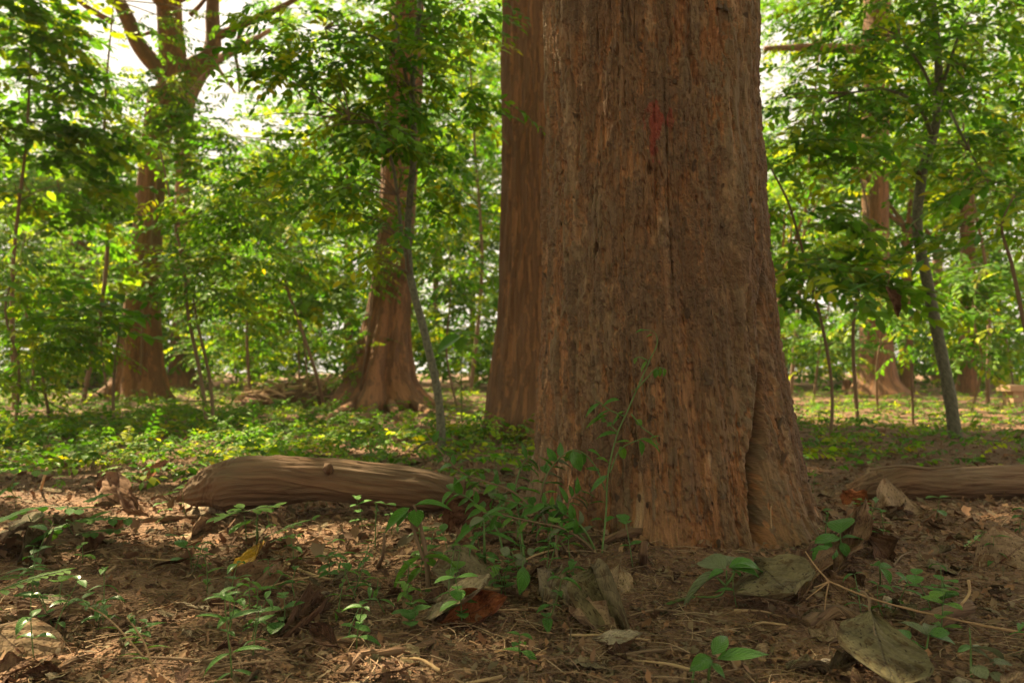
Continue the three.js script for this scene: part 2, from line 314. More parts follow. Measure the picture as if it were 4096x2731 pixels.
{
  const ys = [], ths = [];
  for (let y = -0.15; y < 2.3; y += 0.0055) ys.push(y);
  for (let y = 2.3; y < 11; y += 0.25) ys.push(y);
  for (let t = -180; t < -112; t += 2.2) ths.push(rad(t));
  for (let t = -112; t < 112; t += 0.43) ths.push(rad(t));
  for (let t = 112; t <= 180; t += 2.2) ths.push(rad(t)); ths.push(Math.PI);
  const g = trunkGeo(ys, ths, (y) => ({ x: interp(mainSil, y).x, z: -TRUNK_D }), mainR, (th, y) => [th / (2 * Math.PI) + 0.5, y / BH], (th, y) => { if (y > 2.4 || Math.abs(th) > 2.1) return 0; let h = barkRelief(barkLayers(th * BS, y, false)); for (const q of holes) { const e = Math.hypot((th * BS - q.s) / 0.008, (y - q.y) / 0.014); if (e < 1.6) h -= 0.022 * sstep(1.5, 0.6, e + 0.4 * vn(th * 200, y * 90)); } return h; });
  part(great, 'trunk', g, M.mainBark);
  // loose flakes that curl off the trunk
  reseed(11);
  const flakes = [];
  for (let k = 0; k < 7; k++) flakes.push(leafGeo(1, rr(0.3, 0.6), { nu: 4, nv: 6, fold: 0.05, droop: rr(-0.6, -0.2), widest: 0.5, tip: 0.3, thick: 0.06, jag: 0.9, sd: k * 3.1, roll: -0.5 }));
  const fm = [[0.145, 0.087, 0.051], [0.165, 0.104, 0.062], [0.20, 0.115, 0.062], [0.18, 0.12, 0.072]].map(([r, g2, b]) => std({ color: new THREE.Color().setRGB(r, g2, b), bumpMap: barkTileBump, bumpScale: 0.01 }));
  for (let k = 0; k < 230; k++) {
    const th = rad(k < 70 ? rr(48, 104) : rr(-96, 100)), y = rr(0.06, 2.15), r = mainR(th, y) + 0.004, c = interp(mainSil, y);
    const out = V(Math.sin(th), 0, Math.cos(th)), m = part(great, 'bark_flake', pick(flakes), pick(fm)), L = rr(0.014, 0.05) * (rnd() < 0.12 ? 1.6 : 1);
    m.position.set(c.x + r * out.x, y, -TRUNK_D + r * out.z);
    const down = rnd() < 0.55 ? -1 : 1;
    const dir = V(gauss() * 0.12, down, 0).addScaledVector(out, rr(0.02, 0.22)); m.quaternion.setFromRotationMatrix(basis(dir, out)); m.scale.set(L * rr(0.6, 1.2), L, L);
  }
}
// ---------------------------------------------------------------- foliage
const leafMat = (r, g, b, o = {}) => new THREE.MeshPhysicalMaterial({ color: new THREE.Color().setRGB(r, g, b), roughness: 0.96, transmission: 0.6, thickness: 0, specularIntensity: 0.25, clearcoat: 0.2, clearcoatRoughness: 0.42, side: THREE.DoubleSide, ...o });
M.foliage = leafMat(1, 1, 1, { vertexColors: true });
reseed(21);
// sprays: a twig along +z with leaves on both sides; a few variants of each kind
function spray(len, n, L, W, o = {}) {
  const gs = [], sag = o.sag ?? 0.5, pt = (t) => V(0.06 * len * Math.sin(t * 3 + (o.ph ?? 0)), -sag * len * t * t * 0.5, len * t);
  const lg = leafGeo(1, W / L, { nu: 2, nv: 3, fold: 0.22, droop: 0.5, widest: o.widest ?? 0.42, tip: 1.1 });
  const tw = tube([pt(0), pt(0.5), pt(1)], [0.004, 0.0025, 0.0012].map((r) => r * (o.tw ?? 1)), 3, 3); gs.push(tint(tw, 0.45, 0.4, 0.3));
  for (let i = 0; i < n; i++) {
    const t = 0.12 + 0.88 * (i + 0.5 * rnd()) / n, side = i % 2 ? 1 : -1, a = i === n - 1 ? 0 : side * rr(0.6, 1.25);
    const dir = V(Math.sin(a), rr(-0.55, 0.15), Math.cos(a)), k = rr(0.75, 1.2), v = rr(0.75, 1.25), y = rnd() < 0.16 ? rr(1.1, 1.5) : rr(0.85, 1.1);
    gs.push(tint(at(lg, pt(t), dir, V(gauss() * 0.3, 1, gauss() * 0.3), L * k), v * y, v, v));
  }
  const g = mergeGeometries(gs.map((q) => { q.deleteAttribute('uv'); return q.toNonIndexed(); })); return g;
}
const SPRAYS = {
  small: [0, 1, 2, 3].map((k) => spray(0.42, 13, 0.085, 0.036, { ph: k * 1.7 })),
  medium: [0, 1, 2, 3].map((k) => spray(0.55, 11, 0.135, 0.058, { ph: k * 1.3, sag: 0.7 })),
  broad: [0, 1, 2].map((k) => spray(0.6, 8, 0.22, 0.13, { ph: k * 2.1, widest: 0.5, tw: 1.6, sag: 0.4 })),
  huge: [0, 1, 2].map((k) => spray(0.9, 9, 0.36, 0.22, { ph: k, widest: 0.5, tw: 2, sag: 0.3 })),
  herb: [0, 1, 2].map((k) => spray(0.16, 8, 0.045, 0.024, { ph: k, sag: 0.2, tw: 0.5 })),
};
// trees, shrubs and ground cover draw their leaves from the same mixture of young and old tones
const LEAFTONES = [[0.105, 0.25, 0.008], [0.145, 0.30, 0.008], [0.22, 0.35, 0.008], [0.07, 0.20, 0.008], [0.12, 0.27, 0.008], [0.34, 0.41, 0.008], [0.09, 0.23, 0.008]];
// where the photograph shows sun on the forest floor, the canopy has gaps: [ground point, radius]
const GAPS = [[[130, 1990], 0.75], [[420, 1930], 0.55], [[620, 2000], 0.35], [[700, 2120], 0.22], [[1000, 2190], 0.18], [[1340, 2210], 0.28], [[900, 1830], 0.7], [[1250, 1800], 0.8], [[560, 2700], 0.16], [[3980, 2040], 0.25],
  [[150, 1640], 2.6], [[500, 1690], 1.6], [[1280, 1610], 2.0], [[3300, 1640], 2.2], [[3600, 1620], 1.8], [[4000, 1700], 0.8], [[3500, 1545], 5], [[3900, 1560], 4.5], [[900, 1560], 4], [[1750, 1580], 3], [[300, 1560], 6]].map(([[x, y], r]) => [G(x, y), r]);
function sunGap(p) { // does the sun ray through p reach one of the gaps?
  const k = p.y / sunDir.y, x = p.x - sunDir.x * k, z = p.z - sunDir.z * k;
  const w = 0.28 * vn(x * 3.1, z * 3.1) + 0.2 * vn(x * 8, z * 8);
  if (z < -8.5 && x < -2.5) return true; // crown leaves left out so the sun reaches the plants at left
  if (z < -8.5 && vn(x * 0.45 + 7, z * 0.45) + 0.4 * vn(x * 1.3, z * 1.3) > (x < -2 ? -0.5 : -0.3)) return true;
  for (const [g, r] of GAPS) if (Math.hypot(x - g.x, z - g.z) < r * (1 + w) + 0.3) return true;
  return false;
}
const _q = new THREE.Quaternion(), _c = new THREE.Color();
// blobs: [centre Vector3, rx, ry, rz, count]; leaves fill uneven clumps inside each ellipsoid
function crown(parent, kind, blobs, pal, { scale = 1, gap = false, name = 'crown', clump = 0.6, hole = 0, top = 1, flat = 0.35 } = {}) {
  const vars = SPRAYS[kind], lists = vars.map(() => []);
  for (const [c, rx, ry, rz, n] of blobs) {
    const hubs = []; const nh = Math.max(3, Math.round(n / 14));
    for (let k = 0; k < nh; k++) { let a; do a = V(rr(-1, 1), rr(-1, 1), rr(-1, 1)); while (a.lengthSq() > 1 || a.lengthSq() < 0.08); hubs.push(a); }
    for (let k = 0; k < n; k++) {
      const h = hubs[k % nh], s = clump / Math.cbrt(nh);
      const a = V(h.x + gauss() * s, h.y + gauss() * s * 0.7, h.z + gauss() * s), p = V(c.x + a.x * rx, c.y + a.y * ry, c.z + a.z * rz);
      if (p.y < H(p.x, p.z) + 0.08) continue;
      if (gap && sunGap(p)) continue;
      if (hole && vn(p.x * 0.9 + 5, p.y * 0.9 + p.z * 0.7) > hole) continue;
      const yaw = Math.atan2(a.x, a.z) + gauss() * 0.9, dir = V(Math.sin(yaw), rr(-0.45, 0.35), Math.cos(yaw));
      basis(dir, V(gauss() * flat, 1, gauss() * flat)); const sc = scale * rr(0.7, 1.25); _m.scale(V(sc, sc, sc)).setPosition(p);
      const col = pick(pal), v = rr(0.8, 1.2);
      lists[k % vars.length].push([_m.clone(), col[0] * v, col[1] * v, col[2] * v]);
    }
  }
  lists.forEach((l, i) => {
    if (!l.length) return;
    const im = new THREE.InstancedMesh(vars[i], M.foliage, l.length); im.name = name; im.castShadow = im.receiveShadow = true; im.userData.kind = 'stuff';
    l.forEach(([m, r, g, b], k) => { im.setMatrixAt(k, m); im.setColorAt(k, _c.setRGB(r, g, b)); });
    parent.add(im);
  });
}
function twigsTo(parent, from, blobs, mat, n, r = 0.01) { // thin branches that carry the leaf clumps
  const gs = [];
  for (const [c, rx, ry, rz] of blobs) for (let k = 0; k < n; k++) {
    let best = from[0], bd = 1e9; for (const f of from) { const d = f.distanceTo(c) + Math.max(0, f.y - c.y) * 0.7; if (d < bd) { bd = d; best = f; } }
    const e = V(c.x + rx * gauss() * 0.45, c.y + ry * gauss() * 0.45, c.z + rz * gauss() * 0.45), m = best.clone().lerp(e, 0.5).add(V(gauss() * 0.06, 0.12, gauss() * 0.06).multiplyScalar(bd * 0.5));
    gs.push(tube([best, m, e], [r, r * 0.65, r * 0.25], 4, 5));
  }
  if (gs.length) { const m = part(parent, 'branch', mergeGeometries(gs), mat); m.userData.kind = 'stuff'; }
}

// ---------------------------------------------------------------- the tall trees
const allTh = (n) => Array.from({ length: n + 1 }, (_, i) => -Math.PI + i / n * 2 * Math.PI);
function tallTree(label, d, sil, mat, { cols = 64, step = 0.06, top = 9, flute = null, group, name = 'teak_tree', foot = 0.12, rough = 0.012, cut = false } = {}) {
  const S = silAt(sil, d), z0 = -d, t = thing(name, label, 'tree', V(0, 0, 0), group), sd = rnd() * 90;
  const ground = H(S[0].x, z0), ys = [];
  const yMax = cut ? top : Math.max(top, S[S.length - 1].y);
  for (let y = ground - 0.2; y < yMax; y += y < 5 ? step : step * 4) ys.push(y);
  const R = (th, y) => { const r = interp(S, y).r, yy = y - ground; let q = r; if (flute) q += flute(th, yy, r); q += sstep(0.5, 0, yy) * foot * (0.6 + 0.8 * vn(th * 1.6 + sd, 3)) * r / 0.4; return q + r * 0.04 * vn(th * 2.2 + sd, y * 0.5) + rough * (vn(th * 7 + sd, y * 2.2) + 0.6 * vn(th * 22 + sd, y * 4)); };
  part(t, 'trunk', trunkGeo(ys, allTh(cols), (y) => ({ x: interp(S, y).x, z: z0 }), R, (th, y) => [th * 0.45, y]), mat);
  t.userData.topAt = V(interp(S, yMax).x, yMax, z0); t.userData.rTop = interp(S, yMax).r; delete t.userData.x;
  return t;
}
function limb(t, pts, radii, mat, rad_ = 9) { return part(t, 'limb', tube(pts, radii, rad_, pts.length * 5, 0.12), mat); }
function highCrown(t, c, R, h, n, pal, kind = 'huge', o = {}) { // limbs and leaves above the picture
  const top = t.userData.topAt, r = t.userData.rTop, mat = t.children[0].material, blobs = [];
  for (let k = 0; k < 6; k++) {
    const a = k * 1.05 + rr(-0.3, 0.3), e = V(c.x + Math.cos(a) * R * 0.75, c.y + rr(-0.2, 0.5) * h, c.z + Math.sin(a) * R * 0.75), m = top.clone().lerp(e, 0.5); m.y += rr(-0.6, 0.3);
    limb(t, [top.clone().add(V(0, -0.6, 0)), m, e], [r * 0.5, r * 0.32, r * 0.1], mat, 7); blobs.push([e, R * 0.55, h * 0.6, R * 0.55, Math.round(n / 8)]);
  }
  blobs.push([c, R, h, R, Math.round(n / 4)]);
  crown(t, kind, blobs, pal, { gap: true, ...o });
  delete t.userData.topAt; delete t.userData.rTop;
}
const fluteA = (th, y, r) => r * (0.10 * Math.cos(5 * th + 0.5) + 0.06 * Math.cos(9 * th)) * sstep(3, 0.2, y);
reseed(31);
great.userData.topAt = V(interp(mainSil, 11).x, 10.8, -TRUNK_D); great.userData.rTop = 0.2;
highCrown(great, V(0, 13.5, -4), 4.2, 2.2, 420, LEAFTONES);
const second = tallTree('second thick teak trunk half hidden behind the red-marked trunk', 7.7, [[-700, 2030, 2330], [0, 2018, 2345], [500, 2012, 2350], [1000, 2004, 2358], [1300, 1990, 2372], [1500, 1968, 2395], [1620, 1950, 2412], [1690, 1930, 2430], [1740, 1908, 2450]], M.bark, { cols: 220, step: 0.02, rough: 0.02, flute: (th, y, r) => r * 0.025 * Math.cos(4 * th) * sstep(2, 0, y) });
highCrown(second, V(-0.5, 13, -8.5), 4.5, 2.4, 520, LEAFTONES);
const third = tallTree('fluted teak trunk with a spreading rooted base, leafy vine on its side', 13.8, [[-600, 1585, 1690], [0, 1565, 1695], [300, 1545, 1690], [600, 1528, 1672], [900, 1512, 1655], [1100, 1495, 1648], [1250, 1470, 1640], [1400, 1432, 1638], [1500, 1405, 1645], [1580, 1385, 1665], [1625, 1365, 1690]], M.bark, { cols: 130, step: 0.04, foot: 0.14, flute: (th, y, r) => r * (0.2 * Math.cos(6 * th + 0.7) + 0.09 * Math.cos(10 * th + 1)) * sstep(2.2, 0.1, y) });
highCrown(third, V(-2.6, 12.6, -13.5), 5.2, 2.6, 560, LEAFTONES);
for (const [x0, y0, x1, y1, x2, y2, r] of [[1450, 1600, 1370, 1650, 1290, 1680, 0.10], [1500, 1620, 1470, 1680, 1420, 1720, 0.09], [1560, 1610, 1590, 1670, 1640, 1690, 0.09], [1630, 1600, 1700, 1650, 1790, 1665, 0.10], [1440, 1580, 1330, 1625, 1230, 1640, 0.08]]) {
  const a = P(x0, y0, 13.6), b = G(x1, y1), c = G(x2, y2); a.y = Math.min(a.y, 0.25); b.y += 0.03; c.y -= 0.02;
  part(third, 'root', tube([a, b, c], [r, r * 0.7, r * 0.3], 7, 10, 0.25), M.bark);
}
const leftFork = tallTree('thick forked tree at left wrapped in leafy climbers, limbs spreading high', 18, [[330, 600, 740], [420, 590, 712], [600, 565, 668], [800, 545, 648], [1000, 528, 640], [1100, 520, 636], [1250, 495, 634], [1400, 475, 640], [1500, 462, 650], [1560, 450, 665], [1590, 442, 685]], M.bark, { cols: 90, step: 0.05, top: 6.9, foot: 0.25, flute: fluteA });
{
  const L = (pts, radii) => limb(leftFork, pts.map(([x, y, d]) => P(x, y, d)), radii, M.bark);
  L([[660, 470, 18], [690, 300, 18], [680, 120, 17.8], [665, -60, 17.6], [640, -400, 17]], [0.42, 0.30, 0.27, 0.25, 0.15]);
  L([[690, 330, 18], [560, 190, 17.6], [500, 60, 17.4], [400, -120, 17], [200, -350, 16]], [0.2, 0.17, 0.15, 0.12, 0.06]);
  L([[660, 420, 18], [760, 280, 18.2], [840, 210, 18.3], [850, 60, 18.4], [840, -200, 18.4]], [0.3, 0.23, 0.2, 0.16, 0.1]);
  L([[845, 160, 18.3], [940, 110, 18.4], [1080, 50, 18.6], [1250, -40, 19]], [0.11, 0.09, 0.08, 0.05]);
  L([[690, 180, 17.9], [620, 130, 17.9], [540, 150, 17.8]], [0.07, 0.05, 0.03]);
  L([[450, 90, 17.4], [350, 30, 17.2], [260, -40, 17]], [0.08, 0.06, 0.04]);
  L([[760, 60, 18.3], [800, 20, 18.4], [860, -60, 18.5]], [0.06, 0.05, 0.04]);
  L([[970, 110, 18.4], [940, 200, 18.3], [955, 300, 18.2], [955, 370, 18.1]], [0.05, 0.045, 0.035, 0.02]);
}
leftFork.userData.topAt = P(665, -60, 17.6); leftFork.userData.rTop = 0.2;
highCrown(leftFork, V(-7.2, 12.2, -16), 5.5, 2.6, 380, LEAFTONES, 'broad', { scale: 1.35 });
const pale = tallTree('pale sunlit trunk forking high, behind the climber-wrapped forked tree', 27, [[380, 700, 770], [480, 698, 764], [600, 699, 758], [800, 698, 757], [1000, 697, 755], [1250, 690, 755], [1400, 678, 762], [1500, 668, 772], [1545, 655, 785]], M.bark, { cols: 48, step: 0.1, top: 9.6, flute: (th, y, r) => r * 0.09 * Math.cos(3 * th) });
{
  const L = (pts, radii) => limb(pale, pts.map(([x, y, d]) => P(x, y, d)), radii, M.bark, 7);
  L([[738, 560, 27], [760, 400, 27], [800, 320, 27], [860, 250, 27], [960, 190, 27], [1080, 120, 27.4]], [0.22, 0.2, 0.17, 0.15, 0.12, 0.08]);
  L([[720, 520, 27], [715, 380, 27], [715, 200, 27], [700, -100, 27]], [0.25, 0.22, 0.2, 0.14]);
  L([[860, 250, 27], [890, 300, 26.8], [940, 370, 26.6]], [0.08, 0.06, 0.03]);
}
pale.userData.topAt = P(705, -60, 27); pale.userData.rTop = 0.2;
highCrown(pale, V(-10, 16, -26), 5.5, 3, 360, LEAFTONES, 'huge');
const rightTree = tallTree('orange-brown sunlit trunk behind leaves, right of the red-marked trunk', 20, [[-600, 3470, 3550], [0, 3462, 3560], [400, 3452, 3555], [700, 3455, 3550], [1000, 3452, 3552], [1300, 3445, 3560], [1450, 3435, 3575], [1530, 3420, 3590], [1575, 3405, 3605]], M.bark, { cols: 60, step: 0.08 });
highCrown(rightTree, V(9, 13.5, -19), 5, 2.6, 420, LEAFTONES);
{ const L = (pts, radii) => limb(rightTree, pts.map(([x, y, d]) => P(x, y, d)), radii, M.bark, 7);
  L([[3465, 440, 20], [3430, 400, 19.8], [3380, 430, 19.6]], [0.12, 0.08, 0.04]);
  L([[3460, 690, 20], [3400, 680, 19.8], [3300, 720, 19.7], [3200, 735, 19.6]], [0.08, 0.06, 0.05, 0.03]);
  L([[3470, 200, 20], [3250, 190, 19.6], [3060, 195, 19.2]], [0.12, 0.1, 0.06]); }
// thinner trunks further back: [label, px, width px, depth, material, lean px over the picture's height, crown palette]
for (const [label, px, w, d, mat, lean, pal] of [
  ['slim brown trunk among leaves at far left, clear of its neighbours higher up', 285, 30, 30, M.bark, 6, LEAFTONES],
  ['short-looking reddish trunk at far left, its top lost in shrub leaves', 268, 54, 34, M.bark, 0, LEAFTONES],
  ['dark leaning trunk between two reddish trunks at far left', 350, 40, 30, M.bark, -45, LEAFTONES],
  ['reddish trunk close behind the left edge of the climber-wrapped tree', 408, 40, 32, M.bark, 8, LEAFTONES],
  ['reddish-grey trunk seen between shrubs, left of the fluted trunk base', 1392, 38, 30, M.bark, 10, LEAFTONES],
  ['sunlit thin trunk in the gap between climber-wrapped tree and fluted tree', 1018, 30, 38, M.bark, 0, LEAFTONES],
  ['slim reddish trunk just right of the fluted trunk', 1636, 28, 34, M.bark, 4, LEAFTONES],
  ['thin reddish trunk halfway between fluted trunk and second thick trunk', 1742, 24, 32, M.bark, 3, LEAFTONES],
  ['faint far trunk left of the second thick trunk', 1890, 24, 44, M.bark, 0, LEAFTONES],
  ['dark trunk standing right against the edge of the red-marked trunk', 3128, 40, 17, M.bark, -14, LEAFTONES],
  ['grey-brown trunk close right of the orange-brown trunk', 3628, 46, 24, M.bark, 4, LEAFTONES],
  ['pale orange far trunk behind the curved grey sapling', 3752, 42, 36, M.bark, 0, LEAFTONES],
  ['dark thick trunk under dense dark leaves, right of the curved grey sapling', 3872, 62, 22, M.bark, 0, LEAFTONES],
  ['thin far trunk seen over the stone bench', 3995, 26, 40, M.bark, 0, LEAFTONES],
]) {
  const top = 15, base = 1480 + EYE * F / d;
  const t = tallTree(label, d, [[0, px - w * 0.36 + lean, px + w * 0.36 + lean], [900, px - w * 0.42 + lean * 0.4, px + w * 0.42 + lean * 0.4], [1400, px - w * 0.5, px + w * 0.5], [base - 12, px - w * 0.58 - lean * 0.1, px + w * 0.58 - lean * 0.1]], mat, { cols: 24, step: 0.25, top: d < 18 ? 3 : rr(5.5, 9), cut: true, name: 'slim_tree', group: 'slim trunks further back in the forest' });
  const q = t.userData.topAt.clone(); q.y += 1.2;
  if (d < 18) highCrown(t, q, 1.3, 1.1, 150, LEAFTONES, 'medium', { gap: false }); else highCrown(t, q, 2.6, 1.8, 240, pal, 'broad', { scale: 1.15, gap: false });
}
// a teak outside the frame to the left, whose crown shades the foreground
for (const [x, z, R, n, lab] of [[-8.6, -9.2, 5.4, 2600, 'tall teak outside the left edge whose crown shades the foreground'], [-12.5, -15.5, 4.4, 500, 'tall teak far outside the left edge beyond the nearer one']]) {
  const t = thing('teak_tree', lab, 'tree', V(0, 0, 0)), ys = []; for (let y = -0.2; y < 8.6; y += 0.2) ys.push(y);
  part(t, 'trunk', trunkGeo(ys, allTh(28), () => ({ x, z }), (th, y) => 0.5 - y * 0.02 + 0.1 * sstep(1, 0, y) + 0.02 * vn(th * 4, y), (th, y) => [th * 0.45, y]), M.bark);
  t.userData.topAt = V(x, 8.5, z); t.userData.rTop = 0.3; highCrown(t, V(x + 1.2, 11, z), R, 2.0, n, LEAFTONES, 'broad');
}

// the forest goes on behind the camera
for (const [x, z, lab] of [[-6, 5, 'tall tree behind the viewpoint, left'], [4.5, 7.5, 'tall tree behind the viewpoint, straight back'], [10, 2, 'tall tree behind the viewpoint, right'], [-2, 13, 'tall tree far behind the viewpoint'], [-12, -1, 'tall tree well outside the left edge beside the viewpoint']]) {
  const t = thing('teak_tree', lab, 'tree', V(0, 0, 0)), ys = []; for (let y = -0.2; y < 5.2; y += 0.2) ys.push(y);
  part(t, 'trunk', trunkGeo(ys, allTh(28), () => ({ x, z }), (th, y) => 0.42 - y * 0.02 + 0.1 * sstep(1, 0, y) + 0.02 * vn(th * 4, y), (th, y) => [th * 0.45, y]), M.bark);
  t.userData.topAt = V(x, 5.1, z); t.userData.rTop = 0.3; highCrown(t, V(x, 8.5, z), 4.6, 3.4, 700, LEAFTONES, 'huge', { gap: false });
}
// ---------------------------------------------------------------- understorey
const B = (px, py, d, rx, ry, rz, n) => [P(px, py, d), rx * d / F, ry * d / F, rz, n];
function sapling(name, label, group, stems, blobs, kind, pal, { mat = M.sapling, scale = 1, twig = 3, twigR = 0.008, gap = false, hole = 0, flat = 0.35 } = {}) {
  const base = stems[0][0], p0 = G(base[0], base[1]), t = thing(name, label, name.includes('shrub') ? 'shrub' : name.includes('vine') ? 'vine' : 'tree', V(0, 0, 0), group), pts = [];
  stems.forEach((st, k) => {
    const d0 = -p0.z, vs = st.filter((q) => q.length > 2 || !q.r).map(([x, y, d, r]) => P(x, y, d ?? d0)); if (!k) { vs[0].copy(p0); vs[0].y -= 0.05; }
    const rs = st.map((q) => q[3]); part(t, k ? 'branch' : 'trunk', tube(vs, rs, k ? 7 : 10, vs.length * 5, 0.1), mat); vs.slice(1).forEach((v) => pts.push(v));
  });
  twigsTo(t, pts, blobs, M.twig, twig, twigR); crown(t, kind, blobs, pal, { scale, gap, hole, flat }); return t;
}
reseed(41);
sapling('sapling', 'curving grey-green sapling between the fluted trunk and the second thick trunk', null, [
  [[1768, 1812, 6.2, 0.036], [1755, 1600, 6.2, 0.033], [1700, 1340, 6.2, 0.031], [1640, 1100, 6.2, 0.03], [1632, 900, 6.2, 0.028], [1655, 600, 6.2, 0.025], [1648, 350, 6.2, 0.023], [1672, 100, 6.2, 0.02], [1690, -200, 6.2, 0.016]],
  [[1640, 1080, 6.2, 0.018], [1610, 960, 6.15, 0.016], [1590, 780, 6.1, 0.014], [1560, 620, 6, 0.012], [1500, 490, 5.9, 0.009]],
  [[1650, 400, 6.2, 0.014], [1610, 250, 6.1, 0.012], [1580, 60, 6, 0.01]],
  [[1655, 560, 6.2, 0.012], [1560, 500, 6, 0.009], [1400, 480, 5.8, 0.006]],
  [[1650, 300, 6.2, 0.012], [1500, 150, 6, 0.009], [1300, 110, 5.8, 0.006]]],
  [B(1330, 150, 6, 250, 150, 0.6, 60), B(1250, 330, 6.2, 210, 110, 0.5, 48), B(1560, 300, 5.9, 190, 160, 0.5, 48), B(1480, 520, 5.8, 230, 90, 0.5, 44), B(1760, 330, 6.4, 180, 170, 0.5, 38), B(1800, 90, 6.4, 170, 130, 0.5, 34), B(1380, 700, 6, 220, 90, 0.5, 37), B(1700, 560, 6.3, 140, 120, 0.5, 29), B(1600, 780, 5.9, 150, 110, 0.4, 26), B(1560, 20, 6.2, 220, 100, 0.5, 40), B(1580, 1010, 5.9, 110, 70, 0.3, 10), B(1350, 870, 6.2, 130, 60, 0.4, 14)],
  'medium', LEAFTONES, { twig: 4, twigR: 0.007, scale: 0.64 });
sapling('sapling', 'curved grey sapling at right with a dense dark leafy top', null, [
  [[3828, 1755, 7.4, 0.062], [3800, 1580, 7.4, 0.055], [3755, 1350, 7.4, 0.052], [3705, 1100, 7.4, 0.05], [3672, 920, 7.4, 0.047], [3690, 700, 7.4, 0.044], [3745, 500, 7.4, 0.04], [3755, 250, 7.4, 0.035], [3735, 0, 7.4, 0.03], [3735, -300, 7.4, 0.02]],
  [[3730, 540, 7.4, 0.022], [3680, 430, 7.3, 0.018], [3560, 360, 7.1, 0.013], [3400, 370, 6.9, 0.008]],
  [[3755, 400, 7.4, 0.02], [3800, 250, 7.3, 0.016], [3850, 100, 7.2, 0.012]],
  [[3740, 380, 7.4, 0.018], [3690, 270, 7.3, 0.014], [3600, 150, 7.2, 0.01]],
  [[3800, 440, 7.4, 0.014], [3880, 600, 7.3, 0.01], [3950, 720, 7.1, 0.007]]],
  [B(3300, 330, 7, 200, 110, 0.6, 48), B(3500, 180, 7.2, 230, 150, 0.6, 60), B(3750, 120, 7.4, 230, 160, 0.6, 60), B(3960, 320, 7.4, 190, 200, 0.6, 60), B(3640, 420, 7, 190, 100, 0.5, 40), B(3880, 560, 7.2, 220, 120, 0.6, 48), B(3420, 540, 7, 170, 80, 0.5, 27), B(3160, 480, 7, 130, 80, 0.5, 21), B(3980, 800, 7.4, 160, 110, 0.5, 27), B(3550, 700, 7, 140, 80, 0.5, 19), B(3560, 30, 7.3, 280, 110, 0.6, 44), B(4000, 60, 7.4, 180, 140, 0.6, 37), B(3620, 900, 6.8, 140, 80, 0.4, 13)],
  'medium', LEAFTONES, { twig: 4, twigR: 0.008, scale: 0.68 });
sapling('sapling', 'thin wavy dark sapling stem just right of the red-marked trunk', null, [
  [[3322, 1770, 7.2, 0.017], [3330, 1560, 7.2, 0.015], [3300, 1350, 7.2, 0.014], [3260, 1180, 7.2, 0.013], [3200, 960, 7.2, 0.012], [3150, 800, 7.2, 0.011], [3070, 640, 7.2, 0.009], [3030, 520, 7.2, 0.006]]],
  [B(3130, 850, 7, 130, 90, 0.5, 24), B(3160, 1120, 7.3, 130, 110, 0.4, 30), B(3350, 1090, 7.2, 150, 60, 0.4, 16), B(3080, 620, 7.2, 110, 100, 0.4, 18), B(3180, 1000, 7.6, 150, 80, 0.4, 20)],
  'medium', LEAFTONES, { mat: M.stemBrown, twig: 2, twigR: 0.005 });
sapling('sapling', 'thin leaning bare stem rooted in the debris heap left of the fluted trunk', null, [
  [[1302, 1640, 12.4, 0.03], [1265, 1500, 12.4, 0.028], [1210, 1330, 12.4, 0.026], [1150, 1160, 12.4, 0.023], [1120, 1000, 12.4, 0.018]]],
  [B(1130, 950, 12, 160, 110, 0.8, 46), B(1050, 1080, 12, 150, 90, 0.8, 40), B(1270, 1020, 12.5, 170, 110, 0.8, 52), B(1210, 830, 12.5, 170, 90, 0.8, 44)], 'small', LEAFTONES, { mat: M.stemBrown, scale: 1.25, twig: 3 });
sapling('sapling', 'taller of two thin dark stems right of the climber-wrapped tree', null, [
  [[832, 1712, 9.4, 0.026], [800, 1500, 9.4, 0.023], [750, 1250, 9.4, 0.02], [735, 1080, 9.4, 0.018], [700, 900, 9.4, 0.015], [640, 600, 9.4, 0.009]]],
  [B(850, 850, 9.2, 150, 120, 0.7, 60), B(930, 980, 9.3, 160, 110, 0.6, 60), B(850, 1130, 9.3, 150, 80, 0.6, 36), B(1010, 800, 9.5, 140, 120, 0.6, 50)], 'small', LEAFTONES, { mat: M.stemBrown, scale: 1.15, twig: 4, twigR: 0.007 });
sapling('sapling', 'shorter of two thin dark stems right of the climber-wrapped tree', null, [
  [[855, 1708, 9.6, 0.022], [835, 1500, 9.6, 0.02], [790, 1300, 9.6, 0.016], [770, 1180, 9.6, 0.011]]],
  [B(920, 1220, 9.5, 130, 70, 0.5, 26), B(760, 1110, 9.5, 120, 70, 0.5, 24)], 'small', LEAFTONES, { mat: M.stemBrown, scale: 1.15, twig: 3, twigR: 0.006 });
